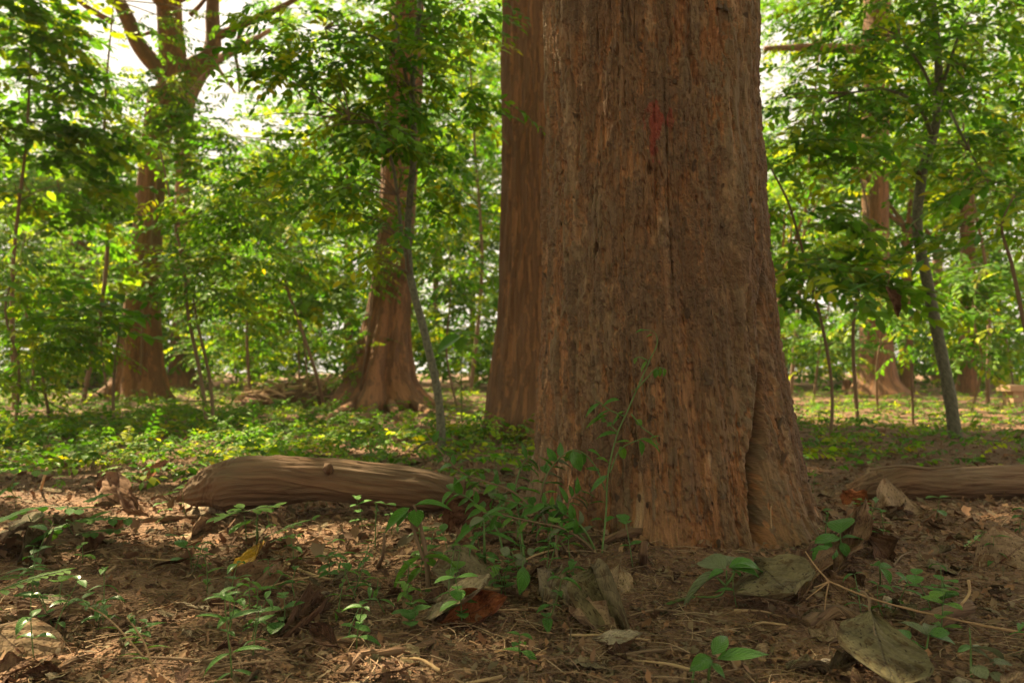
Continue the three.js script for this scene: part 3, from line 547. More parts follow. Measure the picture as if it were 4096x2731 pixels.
for (const [label, pts, blobs, pal, kind] of [
  ['thin straight stem just left of the climber-wrapped tree base', [[450, 1705, 9.6, 0.02], [455, 1500, 9.6, 0.017], [480, 1300, 9.6, 0.012]], [B(400, 1200, 9.4, 60, 80, 0.4, 9), B(370, 1300, 9.5, 60, 50, 0.3, 7)], LEAFTONES, 'broad'],
  ['short thin stem in the sunlit plants at far left', [[205, 1700, 9.2, 0.02], [180, 1580, 9.2, 0.016], [160, 1450, 9.2, 0.01]], [B(140, 1430, 9, 150, 60, 0.5, 36), B(60, 1500, 9, 110, 50, 0.5, 30)], LEAFTONES, 'small'],
  ['thin stem with small leaves under the orange-brown trunk', [[3512, 1650, 11.5, 0.018], [3510, 1450, 11.5, 0.015], [3550, 1250, 11.5, 0.01]], [B(3480, 1270, 11.3, 150, 60, 0.5, 24), B(3580, 1180, 11.3, 130, 60, 0.5, 20)], LEAFTONES, 'medium'],
  ['short thin stem just left of the curved grey sapling base', [[3655, 1700, 9.4, 0.016], [3650, 1560, 9.4, 0.014], [3640, 1440, 9.4, 0.008]], [B(3640, 1400, 9.4, 110, 40, 0.4, 14)], LEAFTONES, 'small'],
  ['spotted thin stem with dark round leaves at the right edge', [[4190, 1700, 6.4, 0.018], [4110, 1350, 6.4, 0.017], [4050, 1060, 6.4, 0.014], [4010, 900, 6.4, 0.01], [4060, 780, 6.4, 0.006]], [B(4000, 910, 6.3, 60, 40, 0.2, 6), B(4080, 760, 6.3, 80, 80, 0.3, 14)], LEAFTONES, 'medium'],
]) sapling('sapling', label, null, [pts], blobs, kind, pal, { mat: M.stemBrown, twig: 2, twigR: 0.004 });
// leaves of the climber on the left tree
{ const t = thing('climbing_vine', 'green climber covering the upper trunk of the thick forked tree', 'vine', V(0, 0, 0));
  const pts = [[560, 1500], [575, 1200], [610, 900], [640, 600], [660, 420]].map(([x, y]) => P(x, y, 17.55)); part(t, 'stem', tube(pts, [0.03, 0.028, 0.025, 0.02, 0.012], 6), M.stemBrown);
  crown(t, 'medium', [B(610, 900, 17.2, 90, 210, 0.5, 46), B(630, 560, 17.2, 95, 180, 0.5, 80), B(580, 1120, 17.2, 60, 70, 0.3, 24), B(660, 380, 17.2, 80, 90, 0.4, 80)], LEAFTONES, { name: 'foliage' }); }
{ const t = thing('climbing_vine', 'leafy climber hanging down the left flank of the fluted trunk', 'vine', V(0, 0, 0));
  part(t, 'stem', tube([[1440, 1560], [1470, 1350], [1490, 1150], [1520, 950]].map(([x, y]) => P(x, y, 13.3)), [0.02, 0.018, 0.015, 0.01], 5), M.stemBrown);
  crown(t, 'small', [B(1460, 1330, 13.3, 30, 170, 0.2, 46), B(1500, 1050, 13.3, 40, 120, 0.2, 30), B(1400, 1520, 13.3, 50, 60, 0.3, 24), B(1590, 1010, 13.1, 90, 60, 0.3, 26)], LEAFTONES, { name: 'foliage' }); }
// shrubs and young trees that fill the space between the trunks: [label, base px, depth, blobs, kind, palette, options]
const shrubs = [
  ['yellow-leaved tree glowing in the sun at the upper left corner', 60, 13, [B(90, 130, 13, 190, 150, 1.2, 95), B(150, 330, 13.5, 200, 110, 1.2, 85), B(40, 560, 13, 170, 130, 1.2, 80), B(270, 560, 13.5, 180, 100, 1.2, 75), B(200, 750, 13, 220, 90, 1.2, 70), B(20, 20, 12.5, 150, 100, 1, 46)], 'broad', LEAFTONES, { scale: 0.95 }],
  ['loose small-leaved tree against the bright sky at upper left', 330, 15, [B(330, 230, 15, 150, 140, 1.2, 70), B(350, 370, 15, 130, 110, 1.2, 70), B(340, 480, 15, 170, 80, 1.2, 60), B(540, 110, 16, 130, 110, 1, 40), B(930, 170, 17, 150, 120, 1, 46)], 'small', LEAFTONES, { scale: 1.3 }],
  ['sunlit yellow shrub at the left edge below eye level', 60, 8.6, [B(60, 1130, 8.5, 120, 80, 0.6, 40), B(70, 1290, 8.5, 150, 60, 0.6, 46), B(30, 1010, 8.5, 80, 70, 0.5, 22), B(170, 1370, 8.7, 130, 50, 0.5, 30)], 'small', LEAFTONES, { scale: 1.05 }],
  ['dark green shrub in shade at the far left', 130, 16, [B(100, 1150, 16, 190, 160, 1.5, 130), B(260, 1010, 17, 170, 140, 1.5, 110), B(120, 1400, 16, 190, 90, 1.2, 90), B(330, 1230, 18, 130, 140, 1.2, 80), B(30, 900, 16, 140, 110, 1.2, 70)], 'small', LEAFTONES, { scale: 1.25 }],
  ['broad-leaved yellow-green bush left of the climber-wrapped trunk', 440, 15, [B(390, 1050, 15, 60, 100, 0.6, 18), B(370, 1250, 15, 60, 60, 0.5, 10), B(420, 1180, 15.4, 40, 80, 0.5, 8)], 'huge', LEAFTONES, { scale: 0.48 }],
  ['tall dark shrub filling the gap right of the forked tree', 1000, 17, [B(1000, 620, 17, 190, 120, 1.4, 130), B(1150, 780, 17, 200, 130, 1.4, 150), B(880, 760, 17, 150, 130, 1.2, 100), B(1350, 620, 18, 140, 110, 1.2, 80), B(830, 560, 17, 110, 90, 1, 60), B(1380, 790, 18, 130, 100, 1.2, 80)], 'medium', LEAFTONES, {}],
  ['sunlit yellow-green shrub in front of the forest gap at centre left', 1200, 19, [B(1200, 1030, 19, 200, 120, 1.5, 150), B(1330, 1180, 18, 160, 110, 1.2, 110), B(1050, 1180, 19, 180, 110, 1.4, 120), B(1420, 970, 19, 100, 140, 1, 80), B(1250, 1330, 18, 150, 70, 1, 60), B(1080, 1330, 19, 170, 70, 1, 70)], 'medium', LEAFTONES, {}],
  ['large yellow leafed sapling beside the sunlit debris heap', 1240, 15, [B(1300, 1230, 15, 90, 70, 0.6, 20), B(1210, 1100, 15, 110, 60, 0.6, 22), B(1130, 1210, 15, 80, 50, 0.5, 16)], 'broad', LEAFTONES, {}],
  ['dark thicket behind the two thin stems', 900, 20, [B(900, 1290, 20, 150, 110, 1.2, 110), B(990, 1430, 20, 150, 90, 1.2, 100), B(800, 1400, 21, 110, 90, 1, 60), B(1090, 1500, 19, 120, 60, 1, 60)], 'small', LEAFTONES, { scale: 1.3 }],
  ['yellow-green bush right behind the curving grey-green sapling', 1830, 14, [B(1800, 1000, 14, 120, 110, 0.9, 64), B(1720, 1130, 14, 90, 110, 0.8, 46), B(1900, 1180, 15, 90, 150, 0.9, 66), B(1800, 1350, 15, 120, 80, 0.9, 56)], 'medium', LEAFTONES, { scale: 0.9 }],
  ['tall green tree filling the gap left of the second thick trunk', 1880, 20, [B(1900, 480, 20, 120, 170, 1.4, 100), B(1850, 760, 20, 160, 150, 1.4, 130), B(1780, 200, 21, 140, 150, 1.4, 90), B(1950, 130, 20, 90, 150, 1.2, 60), B(1900, 980, 20, 110, 110, 1.2, 70)], 'medium', LEAFTONES, {}],
  ['sunlit yellow tree over the right-hand forest gap', 3160, 19, [B(3190, 100, 19, 150, 120, 1.2, 80), B(3130, 420, 20, 110, 110, 1.2, 50), B(3330, 560, 19, 160, 100, 1.2, 80), B(3250, 780, 20, 160, 120, 1.2, 100), B(3400, 120, 20, 140, 110, 1.2, 60)], 'medium', LEAFTONES, {}],
  ['green tree filling the upper right corner behind the dark sapling top', 3950, 16, [B(3950, 200, 16, 180, 200, 1.4, 120), B(3700, 300, 17, 200, 160, 1.4, 110), B(3900, 700, 16, 190, 160, 1.4, 120), B(3640, 650, 17, 150, 120, 1.2, 70), B(4050, 480, 15, 90, 150, 1.2, 60)], 'medium', LEAFTONES, {}],
  ['yellow-lit leaves hanging before the orange-brown trunk', 3430, 9.5, [B(3420, 930, 9.5, 50, 70, 0.3, 5), B(3430, 1080, 9.3, 70, 50, 0.3, 5), B(3360, 1210, 9.3, 80, 70, 0.4, 9), B(3480, 560, 9.5, 90, 60, 0.3, 8)], 'broad', LEAFTONES, { scale: 0.8 }],
  ['green shrub in the gap between red-marked trunk and orange-brown trunk', 3250, 16, [B(3220, 1280, 16, 150, 130, 1.2, 110), B(3340, 1400, 16, 130, 80, 1, 60), B(3180, 1060, 17, 130, 120, 1, 70), B(3330, 960, 17, 120, 130, 1, 60)], 'small', LEAFTONES, { scale: 1.3 }],
  ['dark glossy bush behind the curved grey sapling', 3880, 12, [B(3880, 1230, 12, 130, 120, 0.9, 76), B(3800, 1080, 12.5, 120, 90, 0.8, 46), B(3950, 1370, 12, 120, 70, 0.8, 44), B(4040, 1180, 12, 90, 120, 0.8, 46)], 'medium', LEAFTONES, { scale: 0.95 }],
  ['light green shrub at the right edge above the stone bench', 4060, 22, [B(4040, 1000, 22, 130, 150, 1.4, 90), B(4060, 1330, 22, 110, 110, 1.2, 70), B(3960, 1060, 22, 120, 110, 1.2, 60), B(3700, 1330, 23, 140, 130, 1.4, 90)], 'medium', LEAFTONES, {}],
];
for (const [label, px, d, blobs, kind, pal, o] of shrubs) {
  const t = thing(d > 10 && blobs.some((b) => b[0].y > 3) ? 'understorey_tree' : 'leafy_shrub', label, 'shrub', V(0, 0, 0)), b0 = onGround(P(px, 1500, d), -0.05);
  const hi = Math.max(...blobs.map((b) => b[0].y)), cx = blobs.reduce((s, b) => s + b[0].x, 0) / blobs.length;
  const pts = [b0, V(mix(b0.x, cx, 0.3) + gauss() * 0.1, hi * 0.35, b0.z), V(mix(b0.x, cx, 0.8) + gauss() * 0.1, hi * 0.7, b0.z + 0.1), V(cx, hi, b0.z)], r = 0.009 + 0.005 * hi;
  part(t, 'stem', tube(pts, [r, r * 0.8, r * 0.55, r * 0.25], 7, 14, 0.1), M.stemBrown);
  const cv = new THREE.CatmullRomCurve3(pts).getPoints(10).slice(2);
  twigsTo(t, cv, blobs, M.twig, 2, r * 0.35); crown(t, kind, blobs, pal, o);
}
// the forest beyond, which reads as one mass
{
  const t = new THREE.Group(); add(t, 'far_forest', 'hazy mass of far green trees closing the view behind all trunks', 'forest', null, 'stuff'); reseed(51);
  const blobs = [[], [], []];
  for (let k = 0; k < 330; k++) {
    const px = rr(-500, 4600), d = rr(30, 62), low = px > 60 && px < 1150 ? mix(0.20, 0.33, rnd()) : px > 3020 && px < 3230 ? 0.36 : 0.62;
    const top = low * d * rr(0.75, 1), y = rr(0.3, 1) ** 0.8 * top, c = P(px, 1480, d); c.y = y + 0.4;
    blobs[k % 3].push([c, rr(2, 3.6), rr(1.2, 2.4), rr(2, 3.5), 70]);
  }
  for (let k = 0; k < 430; k++) { const px = rr(-300, 4400), d = rr(24, 50), c = P(px, 1480, d); c.y = 0.4 + 8.5 * rnd() ** 1.4; blobs[k % 3].push([c, rr(1.6, 3), rr(0.6, 1.2), 1.5, 46]); }
  crown(t, 'broad', blobs[0], LEAFTONES, { name: 'foliage', scale: 1.2 }); crown(t, 'broad', blobs[1], LEAFTONES, { name: 'foliage', scale: 1.1 }); crown(t, 'broad', blobs[2], LEAFTONES, { name: 'foliage', scale: 1.0 });
}
// ---------------------------------------------------------------- leaves with veins, for everything near
const vein = (u, v) => { const a = Math.abs(u - 0.5), mid = sstep(0.022, 0.006, a), q = (v - a * 0.75) * 7, f = Math.abs(q - Math.round(q)); return { mid, lat: sstep(0.075, 0.02, f) * sstep(0.5, 0.4, a), fine: vn(u * 40, v * 60) }; };
const leafBump = tex(512, 512, (u, v, c) => { const k = vein(u, v), q = (v - Math.abs(u - 0.5) * 0.75) * 7; c[0] = c[1] = c[2] = 0.45 + 0.22 * Math.cos(q * 6.283) * -0.6 - 0.3 * k.mid - 0.1 * k.lat + 0.1 * k.fine; }, false);
const greenTex = tex(512, 512, (u, v, c) => { const k = vein(u, v), n = 0.9 + 0.18 * fbm(u * 9, v * 9, 4) + 0.06 * k.fine, p = 0.35 * k.mid + 0.16 * k.lat; c[0] = (n + p * 1.5) * 0.8; c[1] = (n + p) * 0.8; c[2] = (n + p * 1.2) * 0.8; }, true);
const dryTex = (sd) => tex(512, 512, (u, v, c) => {
  const k = vein(u, v), n = fbm(u * 5 + sd, v * 7 + sd, 5), st = sstep(0.12, 0.4, fbm(u * 6 + 30 + sd, v * 6, 4) + 0.15 * vn(u * 50, v * 50)), g = 0.82 + 0.5 * n + 0.12 * k.fine + 0.05 * vn(u * 180, v * 180);
  c[0] = g * (1 - 0.35 * st); c[1] = g * (1 - 0.45 * st); c[2] = g * (1 - 0.5 * st);
  const m = 0.5 * k.mid + 0.26 * k.lat; c[0] -= m * 0.5; c[1] -= m * 0.55; c[2] -= m * 0.5;
  const speck = sstep(0.72, 0.8, vn(u * 33 + sd * 7, v * 41)); c[0] *= 1 - 0.6 * speck; c[1] *= 1 - 0.65 * speck; c[2] *= 1 - 0.6 * speck; for (let i = 0; i < 3; i++) c[i] *= 0.85;
}, true);
const dt = [dryTex(1), dryTex(14)];
const dry = (r, g, b, k = 0, t = 0.12) => new THREE.MeshPhysicalMaterial({ color: new THREE.Color().setRGB(r, g, b), map: dt[k], bumpMap: leafBump, bumpScale: 0.007, roughness: 0.95, transmission: t, thickness: 0, specularIntensity: 0.3, side: THREE.DoubleSide });
const green = (r, g, b, o = {}) => leafMat(r * 1.25, g * 1.25, b * 1.25, { map: greenTex, bumpMap: leafBump, bumpScale: 0.004, transmission: 0.4, clearcoat: 0.3, ...o });
Object.assign(M, {
  dryTan: dry(0.40, 0.27, 0.165), dryBrown: dry(0.26, 0.145, 0.085, 1), dryDark: dry(0.15, 0.075, 0.045, 1), dryGrey: dry(0.30, 0.235, 0.145), dryOlive: dry(0.235, 0.185, 0.10, 1), dryRed: dry(0.40, 0.13, 0.05, 0, 0.2), dryYellow: dry(0.75, 0.42, 0.03, 0, 0.3), dryPale: dry(0.52, 0.42, 0.29), dryRust: dry(0.34, 0.115, 0.045, 1, 0.2),
  green: green(0.09, 0.26, 0.02), greenDeep: green(0.075, 0.22, 0.018), greenLime: green(0.14, 0.31, 0.018), greenGrey: green(0.09, 0.25, 0.025, { clearcoat: 0.75, clearcoatRoughness: 0.3 }), greenDusty: green(0.17, 0.2, 0.10, { transmission: 0.2 }),  // lime mostly on sunlit plants, deep on shaded ones: light put into leaf colour
});
const LEAF = {}; // shared blades, one metre long, to be scaled
reseed(61);
const ovate = [0, 1, 2, 3].map((k) => leafGeo(1, 0.46, { nu: 4, nv: 7, fold: 0.18 + 0.08 * k, droop: 0.35 + 0.2 * k, widest: 0.36, tip: 1.25, wave: 0.03, sd: k * 5 }));
const lance = [0, 1, 2].map((k) => leafGeo(1, 0.27, { nu: 4, nv: 8, fold: 0.3, droop: 0.5 + 0.3 * k, widest: 0.4, tip: 1.2, wave: 0.04, sd: k * 7 }));
const round = [0, 1, 2].map((k) => leafGeo(1, 0.74, { nu: 4, nv: 6, fold: 0.14, droop: 0.3 + 0.2 * k, widest: 0.48, tip: 0.8, wave: 0.03, sd: k * 4 }));
const oblong = [0, 1].map((k) => leafGeo(1, 0.44, { nu: 2, nv: 4, fold: 0.1, droop: 0.15 + 0.2 * k, widest: 0.5, tip: 0.6 }));
const heartG = leafGeo(1, 0.85, { nu: 6, nv: 8, fold: 0.1, droop: 0.4, widest: 0.32, tip: 1.0, heart: 0.12, wave: 0.03 });
// dead blades: curled, corrugated, torn
const dead = [];
for (let k = 0; k < 12; k++) dead.push(leafGeo(1, rr(0.40, 0.56), { nu: 8, nv: 14, fold: rr(0.05, 0.45), droop: rr(-0.9, 1.1), wave: rr(0.07, 0.15), widest: rr(0.40, 0.52), tip: rr(1.1, 1.7), bp: rr(0.9, 1.4), jag: rnd() < 0.5 ? 0.3 : 0.1, sd: k * 11 + 3, roll: k % 3 === 0 ? rr(0.9, 2.2) : 0, corr: k % 2 ? rr(0.015, 0.035) : 0.01, thick: 0.004 }));
dead.push(leafGeo(1, 0.56, { nu: 10, nv: 14, fold: 0.85, droop: 0.5, wave: 0.05, widest: 0.45, tip: 1.2, bp: 1.2, jag: 0.08, sd: 77, thick: 0.004 }), leafGeo(1, 0.54, { nu: 10, nv: 14, fold: 0.15, droop: -0.5, wave: 0.07, widest: 0.5, tip: 1.3, bp: 1.3, jag: 0.12, sd: 91, thick: 0.004 }));
function blade(parent, geo, mat, base, tip, width, up = UPV, name = 'leaf') {
  const m = part(parent, name, geo, mat), d = tip.clone().sub(base), L = d.length(); m.position.copy(base); m.quaternion.setFromRotationMatrix(basis(d, up)); m.scale.set(width ? width : L, L, L); return m;
}
// a plant: stems given as pixels with a depth, each leaf a part
const W0 = { ovate: 0.46, lance: 0.27, round: 0.74, oblong: 0.44 };
const SETS = { ovate, lance, round, oblong };
function plant(name, label, category, d0, stems, leaves, { grow = 1, group, mat = M.green, stem = M.stemGreen, r = 0.003, set = 'ovate', alt } = {}) {
  const t = thing(name, label, category, V(0, 0, 0), group);
  stems.forEach((st, k) => { const vs = st.map(([x, y, dd = 0]) => P(x, y, d0 + dd)); if (!k) vs[0] = G(st[0][0], st[0][1]).setY(H(vs[0].x, vs[0].z) - 0.01); part(t, 'stem', tube(vs, [r * (k ? 0.7 : 1), r * 0.4], 5, vs.length * 4), stem); });
  for (const [bx, by, tx, ty, wpx, dd = 0, dt2 = 0, m2] of leaves) {
    const b = P(bx, by, d0 + dd), e = P(tx, ty, d0 + dd + dt2).sub(b).multiplyScalar(grow).add(b), Lm = b.distanceTo(e), w = wpx ? grow * wpx * (d0 + dd) / F / W0[set] : Lm;
    const up = V(gauss() * 0.25, 1, gauss() * 0.25 + 0.35); if (Math.abs(e.y - b.y) > 0.8 * Lm) up.set(gauss() * 0.3, 0.4, 1);
    blade(t, pick(SETS[set]), m2 || (alt && rnd() < 0.3 ? alt : mat), b, e, w, up);
  }
  return t;
}
function pairsAlong(st, n, L, spread = 0.9, from = 0.25) { // leaf entries in pairs along a pixel path
  const cv = new THREE.CatmullRomCurve3(st.map(([x, y, d = 0]) => V(x, y, d))), out = [];
  for (let i = 0; i < n; i++) { const t = from + (1 - from) * (i + 0.6) / n, p = cv.getPoint(t), q = cv.getTangent(t), a = Math.atan2(q.y, q.x);
    for (const s of [-1, 1]) { const b = a + s * spread * rr(0.7, 1.3), l = L * rr(0.7, 1.2); out.push([p.x, p.y, p.x + Math.cos(b) * l, p.y + Math.sin(b) * l * 0.75, 0, p.z, rr(-0.04, 0.05)]); } }
  return out;
}
// the green vine that climbs before the great trunk
reseed(71);
plant('climbing_vine', 'slender bright green vine climbing the front of the red-marked trunk', 'vine', 2.58,
  [[[2408, 2215], [2425, 2050], [2432, 1900], [2472, 1729], [2510, 1646], [2548, 1557], [2599, 1442], [2630, 1370], [2618, 1328], [2562, 1316]],
   [[2440, 1890], [2480, 1800], [2540, 1765], [2600, 1755], [2640, 1780]], [[2500, 1665], [2440, 1640], [2400, 1610], [2380, 1600]], [[2420, 1960], [2385, 1870], [2330, 1810], [2290, 1800], [2240, 1830], [2185, 1900], [2165, 1960]], [[2548, 1557], [2590, 1510], [2630, 1470], [2660, 1475]], [[2525, 1655], [2570, 1710], [2620, 1750], [2632, 1790]], [[2472, 1729], [2440, 1700], [2420, 1680]], [[2590, 1440], [2555, 1428], [2540, 1440]]],
  [[2580, 1322, 2548, 1320, 18], [2612, 1340, 2590, 1340, 16], [2590, 1442, 2565, 1475, 18], [2545, 1430, 2538, 1450, 12], [2630, 1475, 2620, 1505, 18], [2655, 1472, 2662, 1500, 16], [2640, 1470, 2640, 1500, 14], [2560, 1548, 2528, 1562, 18], [2400, 1612, 2345, 1648, 20], [2480, 1600, 2418, 1600, 18], [2440, 1640, 2378, 1668, 18], [2430, 1660, 2352, 1690, 18], [2425, 1680, 2408, 1680, 22], [2450, 1690, 2430, 1700, 18], [2480, 1665, 2450, 1690, 16], [2472, 1735, 2400, 1730, 22], [2500, 1645, 2460, 1660, 18], [2550, 1700, 2562, 1680, 22], [2560, 1755, 2640, 1778, 22], [2520, 1765, 2472, 1762, 18], [2560, 1760, 2575, 1810, 22], [2480, 1785, 2500, 1830, 26], [2600, 1755, 2630, 1740, 14], [2290, 1802, 2320, 1868, 40, -0.02, -0.02, M.greenGrey], [2320, 1812, 2342, 1850, 26, 0, 0, M.greenGrey], [2285, 1802, 2262, 1842, 18], [2350, 1800, 2400, 1810, 22], [2385, 1835, 2432, 1832, 20], [2300, 1830, 2302, 1865, 24], [2220, 1830, 2170, 1860, 16], [2400, 1880, 2355, 1870, 18], [2430, 1900, 2372, 1945, 24, 0, -0.02, M.greenGrey], [2420, 2010, 2370, 2000, 22], [2412, 2080, 2370, 2070, 18], [2415, 2090, 2450, 2060, 18]], { grow: 1.3, mat: M.green, alt: M.greenLime, r: 0.0034, set: 'ovate' });
// the tangle of sprawling stems at the foot of the trunk, left
const tangleStems = [
  [[2394, 2208], [2300, 2120, 0.05], [2190, 2050, 0.1], [2060, 2010, 0.12], [1960, 1990, 0.1]],
  [[2394, 2208], [2330, 2160], [2240, 2110], [2120, 2085], [2010, 2060], [1930, 2050]],
  [[2394, 2208], [2330, 2110], [2250, 2050, 0.05], [2170, 2010, 0.06]],
  [[2300, 2230], [2160, 2060, 0.1], [2040, 1960, 0.15], [1940, 1925, 0.15], [1840, 1885, 0.15], [1700, 1732, 0.15]],
  [[2100, 2240], [2080, 2080, 0.15], [2060, 1960, 0.2], [2090, 1860, 0.25], [2110, 1830, 0.25]],
  [[2150, 2200], [2160, 2000, 0.1], [2200, 1880, 0.1], [2250, 1820, 0.08]],
  [[2020, 2230], [1990, 2120, 0.1], [1930, 2040, 0.15], [1870, 1990, 0.2], [1800, 1960, 0.2]],
  [[2230, 2250], [2230, 2100, 0.06], [2280, 2000, 0.06], [2330, 1960, 0.05]]];
reseed(72);
tangleStems.forEach((st, k) => plant('sprawling_shrub', ['sprawling green stem leaning left, longest from the vine foot', 'low woody stem spreading left from the vine foot', 'short leafy stem rising left of the vine foot', 'long dark stem reaching up left over the fallen log, bare at its tip', 'upright leafy stem between log and red-marked trunk', 'leafy stem close against the left edge of the red-marked trunk', 'leafy stem bending over the right end of the left log', 'dark leafy stem low against the foot of the red-marked trunk'][k], 'shrub', 2.5, [st],
  pairsAlong(st, k === 3 ? 7 : 7, 80, 0.95, 0.2).map((q) => { if (rnd() < 0.45) q[7] = pick([M.greenGrey, M.greenLime, M.greenDeep, M.greenDusty]); return q; }), { mat: M.green, alt: M.greenDeep, stem: k % 2 ? M.stemBrown : M.stemGreen, r: 0.0045, set: k % 3 === 1 ? 'lance' : 'ovate', group: 'stems of the tangle at the trunk foot' }));
// broad-leaved plant before the log
plant('broad_leaved_plant', 'young woody plant with broad bright green leaves before the left log', 'plant', 2.36, [[[1716, 2360], [1706, 2240], [1690, 2140], [1672, 2060], [1655, 2020]], [[1694, 2240], [1650, 2100], [1640, 2050]]],
  [[1657, 2022, 1806, 1985, 62, 0, -0.02], [1640, 2030, 1520, 2102, 48, 0, -0.05], [1632, 2045, 1578, 2100, 30, 0, -0.03], [1660, 2035, 1668, 2105, 66, 0, -0.03], [1690, 2236, 1826, 2188, 30, 0, -0.05, M.greenLime], [1682, 2228, 1542, 2314, 34, 0, -0.08, M.greenLime], [1682, 2268, 1620, 2330, 28, 0, -0.05, M.greenLime], [1728, 2285, 1800, 2278, 26, 0, -0.02], [1702, 2240, 1760, 2260, 34, 0, -0.02, M.greenLime], [1708, 2350, 1700, 2420, 46, -0.02, -0.04, M.greenDeep]], { mat: M.green, stem: M.stemBrown, r: 0.009, set: 'ovate' });
plant('broad_leaved_plant', 'tall stalk with long pointed leaves left of the trunk, behind the pale dead leaf', 'plant', 2.42, [[[1940, 2290], [1938, 2180], [1935, 2080]]], [[1936, 2068, 2020, 1998, 26, 0, -0.02, M.greenGrey], [1936, 2072, 1870, 2075, 50, 0, -0.03, M.greenDusty], [1934, 2075, 1780, 2165, 28, 0, -0.05], [1925, 2120, 1850, 2205, 22, 0, -0.04, M.greenGrey], [1950, 2060, 2040, 2035, 30, 0, 0.02], [1865, 2090, 1845, 2160, 24, 0, -0.02, M.greenDeep], [1945, 2130, 2110, 2160, 36, 0, 0.04, M.greenDeep], [1940, 2210, 2010, 2230, 60, 0, 0, M.greenDeep], [1935, 2220, 1850, 2240, 56, 0, 0, M.greenDeep]], { mat: M.green, r: 0.006, set: 'lance' });
plant('broad_leaved_plant', 'dark dusty-leaved plant low beside the burrow at the trunk foot', 'plant', 2.15, [[[2080, 2360], [2085, 2290], [2095, 2240]]], [[2092, 2262, 2075, 2220, 44, 0, 0, M.greenDusty], [2095, 2265, 2090, 2380, 70, 0, -0.04, M.greenDeep], [2092, 2240, 2060, 2205, 36, 0, 0, M.greenDusty], [2110, 2215, 2140, 2195, 36, 0, 0, M.greenDusty], [2040, 2215, 2000, 2190, 50, 0, 0, M.greenDusty], [2120, 2220, 2178, 2165, 20, 0, 0]], { mat: M.greenDeep, r: 0.004, set: 'ovate' });
plant('broad_leaved_plant', 'large dusty grey-green leaves on a creeping stalk in front of the trunk', 'plant', 2.2, [[[2357, 2735], [2400, 2660], [2470, 2560], [2620, 2440], [2760, 2390], [2880, 2382], [2903, 2350], [2907, 2280]], [[2905, 2340], [2935, 2300], [2942, 2270]], [[2900, 2340], [2870, 2310]]], [[2905, 2275, 2770, 2200, 105, 0, 0.14, M.greenDusty], [2915, 2270, 3080, 2225, 70, 0, 0.02, M.greenGrey], [2895, 2290, 2704, 2345, 46, 0, -0.08, M.greenDusty], [2910, 2262, 2960, 2190, 90, 0.02, 0.16, M.greenDusty], [2895, 2280, 2840, 2290, 30, 0, -0.05, M.green], [2925, 2275, 3060, 2270, 50, 0, -0.02, M.greenDeep]], { mat: M.greenGrey, r: 0.006, set: 'ovate' });
plant('broad_leaved_plant', 'plant with two large pale grey-green leaves at the bottom edge', 'plant', 1.66, [[[2836, 2735], [2838, 2680], [2850, 2640]], [[2770, 2735], [2785, 2670], [2850, 2645]]], [[2850, 2618, 2922, 2518, 62, 0, 0.03], [2866, 2634, 3080, 2592, 62, 0, -0.01], [2845, 2628, 2762, 2670, 66, 0, -0.03], [2850, 2650, 2900, 2700, 30, 0, -0.05]], { mat: M.greenGrey, r: 0.004, set: 'ovate' });
plant('broad_leaved_plant', 'plant with a raised heart-shaped dark leaf right of the trunk foot', 'plant', 2.5, [[[3362, 2240], [3365, 2180], [3362, 2130]], [[3362, 2220], [3330, 2190], [3320, 2160]]], [[3362, 2132, 3370, 2052, 108, 0, 0.10], [3362, 2150, 3265, 2155, 52, 0, -0.05], [3368, 2152, 3470, 2136, 46, 0, 0.02], [3350, 2200, 3262, 2215, 80, -0.05, -0.06, M.greenDeep], [3370, 2170, 3390, 2210, 40, 0, -0.05], [3320, 2165, 3310, 2195, 30, 0, -0.03, M.greenGrey], [3290, 2190, 3235, 2205, 22, 0, -0.02, M.greenGrey], [3330, 2040, 3290, 2032, 16, 0.3, 0]], { mat: M.greenDeep, alt: M.greenGrey, r: 0.0035, set: 'round' });
plant('broad_leaved_plant', 'low dark green leaf pair behind the jagged dead leaf', 'plant', 2.25, [[[3520, 2330], [3522, 2290], [3518, 2262]]], [[3518, 2265, 3478, 2232, 40, 0, 0.05], [3520, 2270, 3584, 2250, 36, 0, 0.03], [3524, 2272, 3578, 2310, 40, 0, -0.06], [3580, 2290, 3650, 2320, 34, 0, -0.02, M.greenGrey]], { mat: M.greenDeep, r: 0.003, set: 'ovate' });
plant('broad_leaved_plant', 'cluster of flat grey-green leaves beside the big upright dead leaf', 'plant', 1.85, [[[3700, 2640], [3712, 2570], [3718, 2530]], [[3715, 2600], [3640, 2560], [3610, 2540]]], [[3718, 2535, 3800, 2520, 46, 0, -0.02], [3712, 2545, 3600, 2440, 60, 0, 0.08, M.greenDusty], [3640, 2560, 3590, 2500, 60, 0, 0.04], [3630, 2555, 3650, 2590, 66, 0, -0.04, M.greenDeep], [3710, 2540, 3730, 2470, 50, 0, 0.1, M.greenDusty], [3720, 2545, 3850, 2550, 34, 0, 0]], { mat: M.greenGrey, r: 0.003, set: 'round' });
plant('broad_leaved_plant', 'round dusty leaves on a pale upright stalk in the bottom right corner', 'plant', 1.7, [[[3888, 2735], [3886, 2660], [3884, 2580], [3880, 2510]]], [[3884, 2582, 3836, 2600, 26, 0, -0.02, M.greenGrey], [3886, 2590, 4020, 2570, 50, 0, 0.05], [3890, 2600, 4010, 2625, 60, 0, 0.02], [3890, 2660, 3950, 2700, 70, 0, -0.04], [3960, 2650, 4060, 2640, 40, 0, 0], [3960, 2690, 4020, 2720, 60, 0, -0.02]], { mat: M.greenDusty, r: 0.003, set: 'round' });
